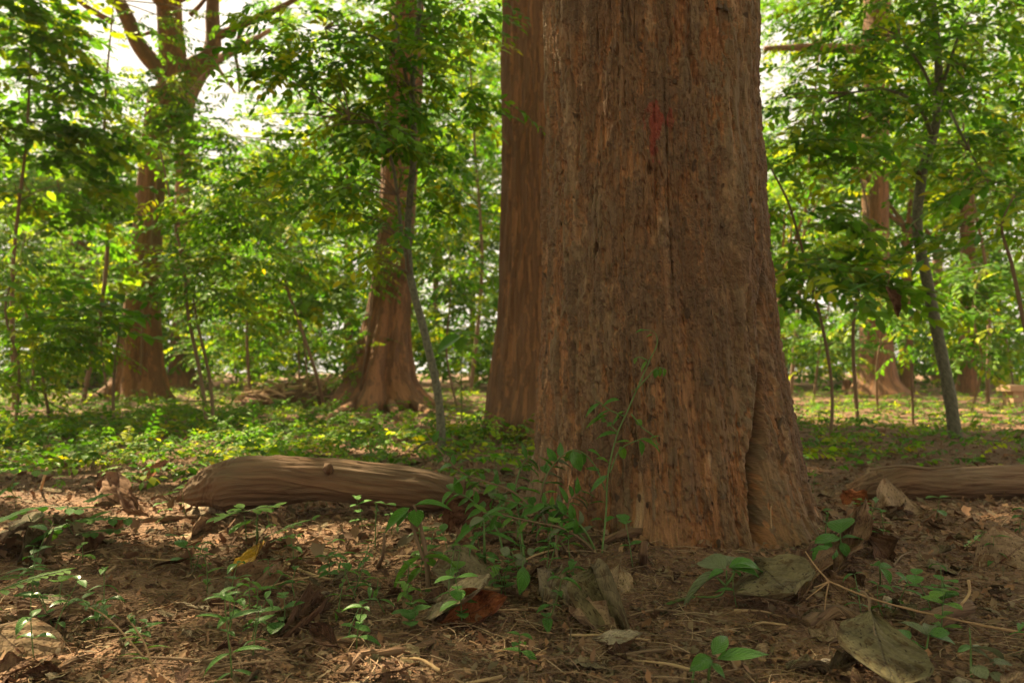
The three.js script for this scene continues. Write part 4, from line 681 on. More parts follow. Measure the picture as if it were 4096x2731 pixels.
plant('seedling_plant', 'upright seedling with paired pointed leaves near the bottom edge, left', 'plant', 1.67, [[[927, 2733], [922, 2640], [908, 2520], [897, 2386]]], [[897, 2388, 808, 2374, 16, 0, -0.02], [898, 2386, 955, 2346, 16, 0, -0.01], [896, 2384, 872, 2336, 18, 0, 0.04, M.greenGrey], [904, 2482, 800, 2422, 22, 0, -0.03], [906, 2482, 1042, 2412, 24, 0, -0.03, M.greenGrey], [922, 2612, 784, 2655, 26, 0, -0.04], [924, 2610, 1070, 2560, 26, 0, -0.03], [926, 2680, 1060, 2688, 18, 0, -0.02, M.greenGrey], [926, 2690, 830, 2722, 20, 0, -0.02]], { mat: M.green, r: 0.0022, set: 'lance' });
plant('seedling_plant', 'dark four-leaved seedling standing in the sunlit soil before the log', 'plant', 2.35, [[[1322, 2310], [1315, 2260], [1308, 2225]]], [[1310, 2228, 1258, 2215, 26, 0, -0.02], [1310, 2226, 1346, 2196, 22, 0, 0.02], [1316, 2262, 1264, 2275, 26, 0, -0.03], [1316, 2265, 1340, 2240, 16, 0, 0], [1318, 2290, 1270, 2300, 26, 0, -0.03], [1320, 2288, 1348, 2285, 26, 0, -0.03], [1356, 2280, 1358, 2240, 12]], { mat: M.greenDeep, r: 0.002 });
// pinnate fronds: leaflets in pairs on a rachis
function frondPlant(label, d, stems, fronds, mat, alt, group) {
  const t = thing('pinnate_plant', label, 'plant', V(0, 0, 0), group);
  stems.forEach((st) => part(t, 'stem', tube(st.map(([x, y, q = 0], i) => (i ? P(x, y, d + q) : G(x, y))), [0.0025, 0.0015], 5, st.length * 4), M.stemGreen));
  for (const [x0, y0, x1, y1, n, l, q = 0] of fronds) {
    const a = P(x0, y0, d), b = P(x1, y1, d + q), m = a.clone().lerp(b, 0.5); m.y += 0.008; const f = part(t, 'frond', tube([a, m, b], [0.0016, 0.0008], 4, 8), M.stemGreen);
    const cv = new THREE.QuadraticBezierCurve3(a, m, b), dir = b.clone().sub(a).normalize(), side = V(0, 1, 0).cross(dir).normalize();
    for (let i = 0; i < n; i++) for (const s of [-1, 1]) { const p = cv.getPoint(0.15 + 0.85 * (i + 0.5) / n), L = l * d / F * rr(0.85, 1.1), e = p.clone().addScaledVector(side, s * L * 0.85).addScaledVector(dir, L * 0.5); e.y += rr(-0.12, 0.18) * L; blade(f, pick(oblong), rnd() < 0.25 ? alt : mat, p, e, 0, UPV); }
  }
}
reseed(73);
frondPlant('bright green feathery frond entering at the left edge low down', 1.95, [[[-60, 2480], [-20, 2420], [0, 2378]]], [[-60, 2385, 272, 2278, 9, 66, 0.05], [-40, 2330, 100, 2300, 4, 50, 0.1]], M.greenLime, M.greenLime);
frondPlant('green pinnate plant over the sunlit leaf litter at left', 2.85, [[[130, 2130], [120, 2080], [110, 2060]], [[290, 2140], [270, 2080], [300, 2100]]], [[220, 2020, 20, 2070, 4, 100], [200, 2030, 330, 2040, 3, 96], [280, 2090, 190, 2140, 3, 90], [290, 2090, 400, 2070, 3, 96], [380, 2080, 520, 2075, 4, 84], [300, 2140, 480, 2120, 5, 70], [330, 2010, 400, 1990, 3, 66]], M.green, M.greenLime);
frondPlant('pale-topped pinnate plant just in front of the left log', 2.75, [[[985, 2200], [980, 2100], [975, 2060]], [[1020, 2200], [1030, 2120], [1020, 2080]]], [[990, 2045, 870, 2070, 3, 84], [990, 2045, 1100, 2030, 4, 80], [1010, 2080, 960, 2100, 2, 76], [980, 2040, 950, 2035, 2, 76]], M.greenLime, M.greenLime);
frondPlant('low pinnate fronds lit by sun below the left log', 2.6, [[[1150, 2160], [1140, 2130]]], [[1060, 2150, 1260, 2075, 6, 46], [1080, 2170, 1200, 2140, 4, 42]], M.greenLime, M.greenLime);
frondPlant('sunlit yellow plant at the left edge above the litter', 3.6, [[[60, 1990], [45, 1930], [70, 1890]]], [[30, 1890, 110, 1870, 2, 70], [110, 1880, 200, 1890, 2, 76], [40, 1940, 20, 1965, 1, 60]], M.greenLime, M.dryPale);
frondPlant('row of sunlit yellow leaves along the back of the log end', 4.0, [[[800, 1960], [790, 1920]], [[900, 1940], [930, 1870]]], [[690, 1960, 760, 1930, 2, 50], [760, 1940, 850, 1900, 4, 42], [850, 1900, 960, 1860, 5, 40], [720, 2010, 760, 1990, 2, 46], [640, 1990, 690, 1970, 2, 44]], M.greenLime, M.greenLime);
// grass stalks with seed heads
reseed(74);
for (const [lab, pts, n] of [['arching grass stalk with a seed head, taller of the pair at lower left', [[600, 2660], [540, 2590], [460, 2500], [400, 2450], [352, 2428]], 16], ['shorter seeding grass stalk beside the taller arching one', [[615, 2690], [580, 2580], [530, 2500], [505, 2470]], 11], ['straight seed spike in front of the log', [[1500, 2200], [1502, 2090], [1508, 2015]], 14], ['thin green seed spike left of the pale-topped pinnate plant', [[1028, 2220], [1026, 2130], [1028, 2050]], 12], ['fine seed spike right of the red-marked trunk base', [[3300, 2190], [3305, 2110], [3312, 2048]], 12], ['pale curved dry stalk standing at the trunk foot, right', [[3098, 2190], [3088, 2120], [3084, 2040], [3086, 2022]], 0], ['thin seed spike before the fissure of the trunk', [[2905, 2170], [2900, 2080], [2886, 2008]], 10]]) {
  const g0 = G(...pts[0]), d = -g0.z, t = thing('grass_stalk', lab, 'grass', V(0, 0, 0)), vs = pts.map(([x, y], i) => (i ? P(x, y, d) : g0)), cv = new THREE.CatmullRomCurve3(vs);
  part(t, 'stem', tube(vs, [0.0026, 0.0016], 4, 20), n && pts[0][0] > 900 ? M.stemGreen : M.straw); const gs = [];
  for (let i = 0; i < n; i++) { const p = cv.getPoint(0.6 + 0.4 * i / n); gs.push(at(oblong[0], p, V(gauss(), 0.8, gauss()), UPV, 0.016)); }
  if (n) { const h = part(t, 'seed_head', mergeGeometries(gs), M.greenGrey); h.userData.kind = 'stuff'; for (let i = 0; i < 3; i++) { const p = cv.getPoint(0.15 + 0.15 * i), e = p.clone().add(V((i % 2 ? 1 : -1) * rr(0.03, 0.06), 0.012, rr(-0.02, 0.02))); blade(t, lance[0], M.greenLime, p, e, 0.02); } }
}
// yellow leaf that peeps out behind the trunk, dead leaf hanging on a thin stem, vine tip at the left edge
plant('hanging_vine', 'yellow-green drooping leaf peeping out from behind the right edge of the trunk', 'vine', 3.9, [[[3050, 1700], [3060, 1400], [3095, 1215]]], [[3095, 1215, 3132, 1330, 60, 0, 0.02, M.greenLime]], { r: 0.003 });
plant('hanging_vine', 'thin green stem slanting across the right side with a few leaves', 'vine', 5.2, [[[4200, 1650], [4220, 1200], [4096, 915], [3950, 975], [3790, 1000], [3650, 1060], [3480, 1135]]], [[3790, 1000, 3690, 1010, 20], [3650, 1060, 3560, 1085, 20], [3900, 985, 3930, 920, 26], [3700, 1040, 3640, 1100, 26], [3480, 1135, 3380, 1160, 24], [3560, 1100, 3480, 1090, 22]], { r: 0.004, mat: M.greenDeep });
{ const t = thing('dead_leaf', 'curled brown dead leaf hanging from the thin slanting stem at right', 'leaf', V(0, 0, 0)), a = P(3560, 1100, 5.15); part(t, 'petiole', tube([a, P(3555, 1130, 5.15), P(3548, 1150, 5.15)], [0.003, 0.002], 5), M.stemBrown); blade(t, dead[3], M.dryBrown, P(3548, 1145, 5.15), P(3612, 1262, 5.1), 0.2, V(0.2, 0.3, 1), 'blade'); }
plant('hanging_vine', 'arching vine tip with sunlit yellow leaves at the left edge', 'vine', 5.0, [[[-60, 1760], [-80, 1200], [-30, 900], [20, 858], [70, 960], [130, 1060], [160, 1130], [150, 1220]], [[-20, 940], [10, 1000], [5, 1080]]], [[20, 870, 60, 920, 24], [40, 940, 80, 945, 26], [60, 980, 30, 1010, 26], [110, 1030, 90, 1000, 22], [160, 1130, 115, 1180, 36], [150, 1210, 165, 1240, 20], [20, 1000, 60, 1030, 30], [-10, 900, 20, 920, 26], [100, 1060, 160, 1090, 30], [30, 1060, 90, 1075, 34], [60, 1100, 130, 1120, 36], [10, 1130, 90, 1150, 36], [-10, 1200, 60, 1190, 40], [50, 1165, 120, 1150, 30]], { r: 0.004, mat: M.greenLime, alt: M.greenLime, set: 'round' });

plant('broad_leaved_plant', 'low plant with two large soft leaves just left of the second thick trunk', 'plant', 6.6, [[[1850, 1760], [1846, 1560], [1842, 1350]]], [[1842, 1342, 1735, 1385, 66, 0, -0.1, M.greenGrey], [1844, 1340, 1940, 1318, 56, 0, 0.1, M.greenLime], [1844, 1350, 1830, 1400, 50, 0, -0.1, M.greenLime]], { r: 0.006, mat: M.greenLime });
// ---------------------------------------------------------------- fallen logs
function logThing(label, pts, radii, bumps) {
  const t = thing('fallen_log', label, 'log', V(0, 0, 0)), n = 200, rd = 90, cv = new THREE.CatmullRomCurve3(pts), pos = [], uv = [], idx = [], len = cv.getLength();
  const fr = cv.computeFrenetFrames(n, false);
  for (let i = 0; i <= n; i++) { const k = i / n, c = cv.getPoint(k), tn = fr.tangents[i], s = V(0, 1, 0).cross(tn).normalize(), u = tn.clone().cross(s), f = k * (radii.length - 1), f0 = Math.min(radii.length - 2, Math.floor(f)), r = mix(radii[f0], radii[f0 + 1], sstep(0, 1, f - f0));
    for (let j = 0; j <= rd; j++) { const a = j / rd * 2 * Math.PI, ca = Math.cos(a), sa = Math.sin(a); let q = r * (1 + 0.07 * vn(ca * 1.3 + 4, sa * 1.3 + k * 5) + 0.05 * vn(ca * 4 + 9, sa * 4 + k * 9)) + 0.004 * vn(a * 9, k * len * 6) + 0.0025 * vn(a * 22, k * len * 14) - 0.006 * sstep(0.16, 0.02, Math.abs(vn(a * 7 + 3 + 0.4 * vn(k * len * 4, a), k * len * 2.2 + 9))) * sstep(-0.3, 0.3, vn(a * 2, k * len * 3));
      for (const [bk, ba, bw, bh] of bumps) { const da = Math.atan2(Math.sin(a - ba), Math.cos(a - ba)); const e = Math.hypot((k - bk) / bw, da / 0.7); q += bh * Math.exp(-e * e) + 0.35 * Math.abs(bh) * Math.exp(-e * e) * Math.sin(e * 14 + vn(a * 3, k * 20) * 2); }
      pos.push(c.x + (s.x * ca + u.x * sa) * q, c.y + (s.y * ca + u.y * sa) * q, c.z + (s.z * ca + u.z * sa) * q); uv.push(a * r, k * len); } }
  for (let i = 0; i < n; i++) for (let j = 0; j < rd; j++) { const a = i * (rd + 1) + j, b = a + rd + 1; idx.push(a, a + 1, b, b, a + 1, b + 1); }
  for (const row of [0, n]) { const c = cv.getPoint(row / n), ci = pos.length / 3; pos.push(c.x, c.y, c.z); uv.push(0, 0); for (let j = 0; j < rd; j++) idx.push(ci, row * (rd + 1) + (row ? j : j + 1), row * (rd + 1) + (row ? j + 1 : j)); }
  const g = new THREE.BufferGeometry(); g.setAttribute('position', new THREE.Float32BufferAttribute(pos, 3)); g.setAttribute('uv', new THREE.Float32BufferAttribute(uv, 2)); g.setIndex(idx); g.computeVertexNormals();
  part(t, 'log_body', g, M.log); return t;
}
const leftLog = logThing('weathered fallen log on the left with a swirled knotty pointed end', [[705, 1998, 3.62], [800, 1965, 3.6], [930, 1935, 3.58], [1080, 1925, 3.56], [1300, 1915, 3.55], [1500, 1938, 3.55], [1680, 1958, 3.58], [1850, 1978, 3.62]].map((q) => P(...q)), [0.012, 0.066, 0.112, 0.11, 0.094, 0.092, 0.09, 0.07], [[0.19, 2.4, 0.06, 0.022], [0.27, 1.8, 0.04, -0.012], [0.45, 1.2, 0.02, 0.006]]);
part(leftLog, 'knot', tube([P(1315, 1880, 3.46), P(1316, 1868, 3.43), P(1320, 1855, 3.42)], [0.022, 0.018, 0.004], 8, 6, 0.5), M.log);
const rightLog = logThing('long weathered fallen log lying low at the right edge', [[3390, 1965, 4.1], [3480, 1950, 4.08], [3600, 1935, 4.05], [3760, 1935, 4.05], [3950, 1930, 4.1], [4250, 1925, 4.2], [4700, 1920, 4.4]].map((q) => P(...q)), [0.03, 0.07, 0.086, 0.08, 0.084, 0.084, 0.08], [[0.2, 2.2, 0.03, 0.016], [0.12, 1.5, 0.02, -0.01]]);
part(rightLog, 'bark_strip', tube([P(3480, 1880, 4.0), P(3600, 1864, 4.0), P(3720, 1874, 4.0), P(3850, 1864, 4.02)], [0.006, 0.008, 0.004], 5, 14, 0.4), M.stemBrown);

// ---------------------------------------------------------------- large dead leaves, each by itself
reseed(81);
function deadLeaf(label, base, tip, width, geo, mat, up = UPV, petiole = 0.05, group) {
  const t = thing('dead_leaf', label, 'leaf', V(0, 0, 0), group); blade(t, geo, mat, base, tip, width, up, 'blade');
  if (petiole) { const d = base.clone().sub(tip).normalize(), e = base.clone().addScaledVector(d, petiole); e.y = Math.max(e.y, H(e.x, e.z) + 0.004); part(t, 'petiole', tube([base, base.clone().lerp(e, 0.5).add(V(0, 0.004, 0)), e], [0.0022, 0.0016], 5, 6), M.stemBrown); }
  return t;
}
const gy = (px, py, dy) => { const p = G(px, py); p.y += dy; return p; };
M.dryBig = dry(0.2, 0.165, 0.085, 1); M.dryBig.bumpScale = 0.005;
const bigLeaf = leafGeo(1, 0.6, { bp: 1.25, nu: 16, nv: 22, fold: 0.1, droop: -0.25, wave: 0.035, widest: 0.56, tip: 0.9, sd: 2.2, thick: 0.004, jag: 0.06 });
{ // the big upright leaf at the bottom edge
  const t = deadLeaf('big olive-brown dead leaf propped upright at the bottom right', P(3478, 2432, 1.80), P(3570, 2790, 1.57), 0.31, bigLeaf, M.dryBig, V(-0.05, 0.5, 1), 0);
  part(t, 'petiole', tube([P(3478, 2436, 1.80), P(3478, 2400, 1.81), P(3462, 2372, 1.82), P(3445, 2366, 1.83)], [0.0035, 0.003, 0.0035], 6, 12), M.stemBrown);
  part(t, 'midrib', tube([P(3478, 2432, 1.797), P(3500, 2540, 1.715), P(3530, 2650, 1.645)], [0.003, 0.0015], 5, 10), M.stemBrown);
}
const DL = [
  ['wide pale grey dead leaf lying beside the tangle, left of the trunk', [1985, 2330, 0.02], [1735, 2370, 0.025], 0.26, 13, 'dryGrey', [0, 0.9, 0.5]],
  ['grey dead leaf with an upturned torn edge in front of the pale one', [1740, 2440, 0.02], [1960, 2500, 0.05], 0.24, 13, 'dryGrey', [0, 0.8, 0.4]],
  ['rust-red curled dead leaf under the torn grey one', [1780, 2500, 0.005], [2010, 2490, 0.05], 0.15, 6, 'dryRust', [0, 0.7, 0.7]],
  ['folded tan dead leaf standing in front of the trunk, its point toward the camera', [2370, 2400, 0.08], [2470, 2590, 0.01], 0.13, 12, 'dryOlive', [-0.5, 0.7, 0.6]],
  ['tan rolled dead leaf lying against the folded one', [2290, 2480, 0.03], [2470, 2570, 0.015], 0.16, 3, 'dryTan', [0.1, 1, 0.2]],
  ['ribbed grey dead leaf standing left of the folded one', [2180, 2440, 0.01], [2250, 2330, 0.05], 0.15, 5, 'dryGrey', [0.3, 0.4, 0.9]],
  ['second ribbed grey dead leaf close left of the folded one', [2270, 2440, 0.01], [2320, 2360, 0.04], 0.10, 7, 'dryGrey', [0.3, 0.6, 0.7]],
  ['torn buff dead leaf flat behind the folded one', [2480, 2310, 0.03], [2450, 2450, 0.01], 0.14, 10, 'dryTan', [0, 1, 0.3]],
  ['olive dead leaf with a long tail in front of the trunk, right', [3035, 2340, 0.06], [3230, 2530, 0.02], 0.24, 13, 'dryOlive', [-0.4, 0.8, 0.5]],
  ['brown crumpled dead leaf behind the starry twig end', [3200, 2400, 0.01], [3270, 2240, 0.07], 0.14, 8, 'dryBrown', [-0.4, 0.4, 0.9]],
  ['brown dead leaf stretched along the long twig', [3290, 2350, 0.04], [3460, 2430, 0.01], 0.13, 2, 'dryBrown', [0, 0.9, 0.5]],
  ['jagged-edged brown dead leaf standing right of the trunk foot', [3340, 2325, 0.02], [3475, 2200, 0.08], 0.15, 11, 'dryBrown', [-0.6, 0.4, 0.7]],
  ['dark hollow-curled dead leaf behind the jagged one', [3470, 2200, 0.07], [3580, 2270, 0.02], 0.17, 0, 'dryDark', [0.1, 0.8, 0.6]],
  ['pinkish curled dead leaf left of the big upright leaf', [3370, 2600, 0.03], [3255, 2560, 0.01], 0.11, 6, 'dryTan', [0, 0.8, 0.6]],
  ['long buff dead leaf under the tip of the big upright leaf', [3470, 2640, 0.01], [3730, 2740, 0.012], 0.13, 5, 'dryPale', [0, 1, 0.2]],
  ['brown corrugated dead leaf at centre left', [1110, 2310, 0.05], [880, 2400, 0.02], 0.20, 7, 'dryBrown', [-0.1, 0.7, 0.8]],
  ['orange-yellow leaf standing on the corrugated brown one', [1030, 2250, 0.06], [950, 2330, 0.03], 0.13, 4, 'dryYellow', [-0.2, 0.4, 1]],
  ['dark rust dead leaf under the seedling near the corrugated leaf', [930, 2420, 0.02], [810, 2470, 0.005], 0.10, 2, 'dryDark', [0, 0.8, 0.5]],
  ['pale grey-green dead leaf at the left edge behind the feathery frond', [40, 2170, 0.05], [115, 2260, 0.02], 0.26, 13, 'dryPale', [-0.1, 0.8, 0.6]],
  ['bent pale dead leaf beside the pale grey-green one', [170, 2190, 0.04], [80, 2290, 0.005], 0.16, 3, 'dryGrey', [0.4, 0.8, 0.4]],
  ['brown upright dead leaf in the sun behind the pinnate plant', [405, 2010, 0.06], [500, 2080, 0.02], 0.26, 5, 'dryBrown', [-0.4, 0.5, 0.8]],
  ['dark arched dead leaf in the shade at left', [320, 2220, 0.015], [390, 2215, 0.03], 0.13, 6, 'dryDark', [0, 0.8, 0.8]],
  ['red dead leaf standing among green herbs left of the log', [590, 1930, 0.02], [650, 1905, 0.11], 0.17, 4, 'dryRed', [0, 0.4, 1]],
  ['tan dead leaf standing upright in front of the log end', [740, 2180, 0.01], [795, 2105, 0.08], 0.14, 7, 'dryTan', [-0.4, 0.3, 0.9]],
  ['pale dead leaf leaning under the log end', [770, 2030, 0.05], [860, 2080, 0.01], 0.2, 1, 'dryPale', [0, 0.6, 0.8]],
  ['crumpled dark dead leaf low at the left', [90, 2560, 0.01], [185, 2480, 0.05], 0.14, 8, 'dryBrown', [0.2, 0.5, 0.8]],
  ['large pale brown dead leaf in the bottom left corner', [-40, 2600, 0.05], [180, 2680, 0.01], 0.24, 10, 'dryTan', [0, 0.9, 0.4]],
  ['dark-mouthed rolled dead leaf at the bottom left corner', [-30, 2740, 0.02], [120, 2705, 0.05], 0.14, 9, 'dryBrown', [0, 0.8, 0.5]],
  ['long twisted dark dead leaf low in the middle left', [1130, 2560, 0.01], [1340, 2410, 0.03], 0.12, 3, 'dryBrown', [0.3, 0.8, 0.3]],
  ['rolled grey dead leaf left of the twisted one', [1080, 2570, 0.01], [1180, 2520, 0.03], 0.10, 0, 'dryGrey', [0, 1, 0.4]],
  ['pale grey oval leaf lying flat near the bottom edge', [1560, 2610, 0.01], [1620, 2700, 0.01], 0.14, 1, 'dryOlive', [0, 1, 0.3]],
  ['large brown dead leaf at the right edge, ribbed and tilted', [4120, 2260, 0.08], [3980, 2300, 0.02], 0.26, 7, 'dryTan', [0.2, 0.6, 0.8]],
  ['flat olive dead leaf left of the ribbed leaf at the right edge', [3720, 2290, 0.02], [3880, 2280, 0.02], 0.14, 10, 'dryOlive', [0, 1, 0.3]],
  ['wide ribbed orange-brown dead leaf behind the heart-leaved plant', [3520, 2060, 0.03], [3700, 2060, 0.03], 0.34, 5, 'dryTan', [0, 0.7, 0.7]],
  ['small dark dead leaf curled on the ribbed orange-brown one', [3560, 2060, 0.02], [3615, 2075, 0.03], 0.12, 6, 'dryDark', [0, 0.8, 0.6]],
  ['reddish dead leaf between trunk and right log', [3380, 2020, 0.06], [3460, 2040, 0.01], 0.18, 2, 'dryRed', [-0.2, 0.5, 0.9]],
  ['pale small upright leaf on the stem above the log', null, null],
  ['dark brown dead leaf hanging in the tangle of stems', [1960, 2110, 0.10], [1780, 2160, 0.04], 0.2, 2, 'dryDark', [0, 0.5, 1]],
  ['bark-brown dead leaf against the trunk foot, pointing up', [2420, 2120, 0.0], [2470, 2020, 0.07], 0.1, 4, 'dryOlive', [0, 0.2, 1]],
];
const longer = (A, Bq) => { const m = A.clone().lerp(Bq, 0.5); return [A.clone().sub(m).multiplyScalar(1.2).add(m), Bq.clone().sub(m).multiplyScalar(1.2).add(m)]; };
for (const [label, a, b, w, gi, mt, up] of DL) { if (!a) { deadLeaf(label, P(1787, 1852, 2.6), P(1782, 1815, 2.6), 0.05, dead[1], M.dryPale, V(0, 0.1, 1), 0); continue; } deadLeaf(label, ...longer(gy(...a), gy(...b)), w * 0.8 / 0.48, dead[gi], M[mt], V(...up), 0.04); }
const inv = (p) => { const c = p.clone().sub(camera.position), cs = Math.cos(PITCH), sn = Math.sin(PITCH), y = c.y * cs + c.z * sn, z = -c.y * sn + c.z * cs; return [CX + c.x / -z * F, CY - y / -z * F]; };
// smaller dead leaves strewn over the floor
const strewn = { tan: 'tan dead leaf', brown: 'dark brown dead leaf', grey: 'grey-buff dead leaf', green: 'fallen leaf still olive green' };
const placeOf = (p) => { const [px, py] = inv(p); return px < 700 ? (py > 2350 ? 'near the bottom left corner' : py > 2000 ? 'in the open litter at left' : 'left of the left log') : px < 1500 ? (py > 2400 ? 'around the corrugated brown leaf' : py > 2040 ? 'just in front of the left log' : 'behind the left log') : px < 2250 ? (py > 2400 ? 'below the broad-leaved plant' : py > 2040 ? 'beside the tangle of stems' : 'behind the tangle of stems') : px < 3150 ? (py > 2450 ? 'on the bare soil at the bottom middle' : 'around the trunk foot') : py > 2400 ? 'around the big upright leaf' : py > 2100 ? 'on the bare soil right of the trunk' : py > 1950 ? 'in front of the right log' : 'behind the right log'; };
const nearTrunk = (p, m = 0.62) => Math.hypot(p.x - 0.63, p.z + TRUNK_D) < m;
reseed(82);
for (let k = 0; k < 280; k++) {
  const d = 1.55 * Math.pow(6.5 / 1.55, rnd()), a = rr(-35, 35), p = V(d * Math.tan(rad(a)), 0, -d); if (nearTrunk(p)) continue; p.y = H(p.x, p.z) + rr(0.006, 0.02);
  const yaw = rr(0, 6.28), L = rr(0.05, 0.13) * (d > 3 ? 1.2 : 1), e = p.clone().add(V(Math.cos(yaw) * L, rr(-0.004, 0.03), Math.sin(yaw) * L)), kind = pick(['tan', 'tan', 'brown', 'brown', 'grey', 'grey', 'green']);
  const size = L > 0.11 ? 'palm-sized ' : L > 0.075 ? 'small ' : 'tiny ', lab = size + strewn[kind] + ' lying ' + placeOf(p);
  deadLeaf(lab, p, e, L * rr(0.8, 1.3), pick(dead), pick({ tan: [M.dryTan, M.dryPale], brown: [M.dryBrown, M.dryDark], grey: [M.dryGrey], green: [M.dryOlive] }[kind]), V(gauss() * 0.4, 1, gauss() * 0.4), 0, 'dead leaves strewn over the floor, ' + lab);
}
// ---------------------------------------------------------------- twigs and sticks
M.stemTan = std({ color: new THREE.Color().setRGB(0.33, 0.2, 0.105) });
reseed(83);
function stick(label, pts, radii, mat = M.stemBrown, extra, group) { const t = thing('fallen_twig', label, 'twig', V(0, 0, 0), group); part(t, 'stem', tube(pts, radii, 7, pts.length * 6, 0.25), mat); if (extra) extra(t); return t; }
stick('long pale twig with a starry end resting across the dead leaves at right', [P(3318, 2325, 2.05), P(3460, 2384, 2.0), P(3640, 2436, 1.97), P(3874, 2489, 1.93), P(4110, 2536, 1.88)], [0.0024, 0.0026, 0.003, 0.0036], M.stemTan, (t) => { for (const [x, y, q] of [[3256, 2350, -0.02], [3226, 2396, -0.04], [3300, 2440, -0.03], [3222, 2205, 0.05], [3306, 2310, 0.0]]) part(t, 'twig', tube([P(3318, 2325, 2.05), P((3318 + x) / 2 - 4, (2325 + y) / 2 + 3, 2.05 + q * 0.6), P(x, y, 2.05 + q)], [0.0022, 0.0015], 5, 8), M.stemTan); });
stick('short thick broken branch end at right with a hooked side twig', [gy(3660, 2560, 0.02), gy(3760, 2530, 0.035), gy(3880, 2490, 0.04)], [0.012, 0.021, 0.018], M.log, (t) => part(t, 'twig', tube([gy(3850, 2500, 0.05), P(3845, 2420, 1.97), P(3880, 2370, 1.98), P(3876, 2320, 1.98)], [0.004, 0.003, 0.004], 6, 12), M.straw));
stick('thick grey stick lying across the soil in the bottom middle left', [gy(1150, 2620, 0.012), gy(1270, 2585, 0.014), gy(1460, 2590, 0.012)], [0.008, 0.012, 0.010], M.log);
stick('second thick stick continuing right of the grey one, lower', [gy(1440, 2640, 0.012), gy(1600, 2630, 0.012), gy(1730, 2590, 0.014)], [0.009, 0.011, 0.008], M.log);
stick('stub of pale stick slanting down to the bottom edge', [gy(1370, 2725, 0.01), gy(1440, 2640, 0.01)], [0.010, 0.009], M.log);
stick('slab of flaky bark lying left of the big upright leaf', [gy(3220, 2520, 0.008), gy(3330, 2480, 0.014), gy(3450, 2490, 0.01)], [0.02, 0.026, 0.014], M.log);
stick('thin brown stick slanting from the centre to the bottom right of the trunk', [gy(2450, 2500, 0.01), gy(2640, 2470, 0.02), gy(2850, 2490, 0.01), gy(3100, 2550, 0.008)], [0.0035, 0.003], M.stemBrown);
stick('long thin straw crossing the soil before the corrugated leaf', [gy(1140, 2265, 0.01), gy(1290, 2330, 0.015), gy(1480, 2350, 0.01)], [0.005, 0.003], M.straw);
stick('upright dead stub before the log', [gy(1510, 2270, 0), P(1535, 2200, 2.45), P(1536, 2130, 2.45)], [0.006, 0.005, 0.004], M.stemBrown);
stick('stick in the bottom left corner pointing at the grass stalks', [gy(205, 2715, 0.01), gy(280, 2670, 0.012), gy(370, 2635, 0.008)], [0.009, 0.006], M.log);
stick('pale stick lit by the sun at the left, beyond the pinnate plant', [gy(570, 2100, 0.02), gy(650, 2092, 0.02), gy(790, 2085, 0.02)], [0.012, 0.016, 0.009], M.log);
stick('strip of fallen bark along the trunk foot', [gy(2400, 2190, 0.02), gy(2520, 2165, 0.03), gy(2640, 2150, 0.02)], [0.01, 0.014, 0.008], M.log);
stick('upright chip of bark below the strip at the trunk foot', [gy(2570, 2250, 0.0), P(2575, 2200, 2.35), P(2580, 2165, 2.36)], [0.014, 0.012, 0.009], M.log);
stick('sunlit dry stem standing at the left edge behind the litter', [gy(160, 1960, 0), P(172, 1920, 3.9), P(186, 1870, 3.9)], [0.006, 0.007, 0.005], M.straw);
stick('bundle-thin straws lying in the sun at far left', [gy(-20, 2110, 0.02), gy(200, 2095, 0.03), gy(420, 2060, 0.02)], [0.004, 0.003], M.straw);
for (let k = 0; k < 46; k++) { const d = 1.6 * Math.pow(3, rnd()), a = rr(-34, 34), p = V(d * Math.tan(rad(a)), 0, -d); if (nearTrunk(p, 0.7)) continue; const yaw = rr(-0.9, 0.9) + (rnd() < 0.5 ? Math.PI : 0), L = rr(0.08, 0.28), q = V(p.x + Math.cos(yaw) * L, 0, p.z + Math.sin(yaw) * L), m = p.clone().lerp(q, 0.5).add(V(gauss() * 0.012, 0, gauss() * 0.012)); const lab = (L > 0.18 ? 'longish thin twig lying ' : 'short thin twig lying ') + placeOf(p); stick(lab, [onGround(p, 0.012), onGround(m, 0.018), onGround(q, 0.012)], [rr(0.002, 0.005), rr(0.001, 0.003)], rnd() < 0.5 ? M.stemBrown : M.straw, null, 'small twigs in the litter, ' + lab); }
{ const g = new THREE.IcosahedronGeometry(0.013, 3), p = g.attributes.position; for (let i = 0; i < p.count; i++) { const k = 1 + 0.12 * vn(p.getX(i) * 120, p.getY(i) * 120 + p.getZ(i) * 90); p.setXYZ(i, p.getX(i) * k * 1.3, p.getY(i) * k * 0.85, p.getZ(i) * k); } g.computeVertexNormals(); const m = new THREE.Mesh(g, std({ color: new THREE.Color().setRGB(0.5, 0.4, 0.32) })); m.position.copy(gy(3308, 2668, 0.008)); add(m, 'pebble', 'pale pink pebble on the bare soil left of the big upright leaf', 'pebble'); }
// ---------------------------------------------------------------- fine litter (nobody could count it)
reseed(91);
function scatter(name, label, category, geos, mat, n, place, cols) {
  const t = new THREE.Group(); add(t, name, label, category, null, 'stuff');
  const per = geos.map(() => []);
  for (let k = 0; k < n; k++) { const q = place(k); if (q) per[k % geos.length].push(q); }
  per.forEach((l, i) => { if (!l.length) return; const im = new THREE.InstancedMesh(geos[i], mat, l.length); im.name = 'piece'; im.castShadow = im.receiveShadow = true; im.userData.kind = 'stuff'; l.forEach((m, k) => { im.setMatrixAt(k, m); const c = pick(cols), v = rr(0.75, 1.25); im.setColorAt(k, _c.setRGB(c[0] * v, c[1] * v, c[2] * v)); }); t.add(im); });
}
const litterCols = [[0.22, 0.122, 0.066], [0.26, 0.152, 0.082], [0.165, 0.088, 0.05], [0.115, 0.062, 0.036], [0.25, 0.16, 0.095], [0.19, 0.135, 0.08], [0.15, 0.115, 0.065], [0.24, 0.12, 0.06]];
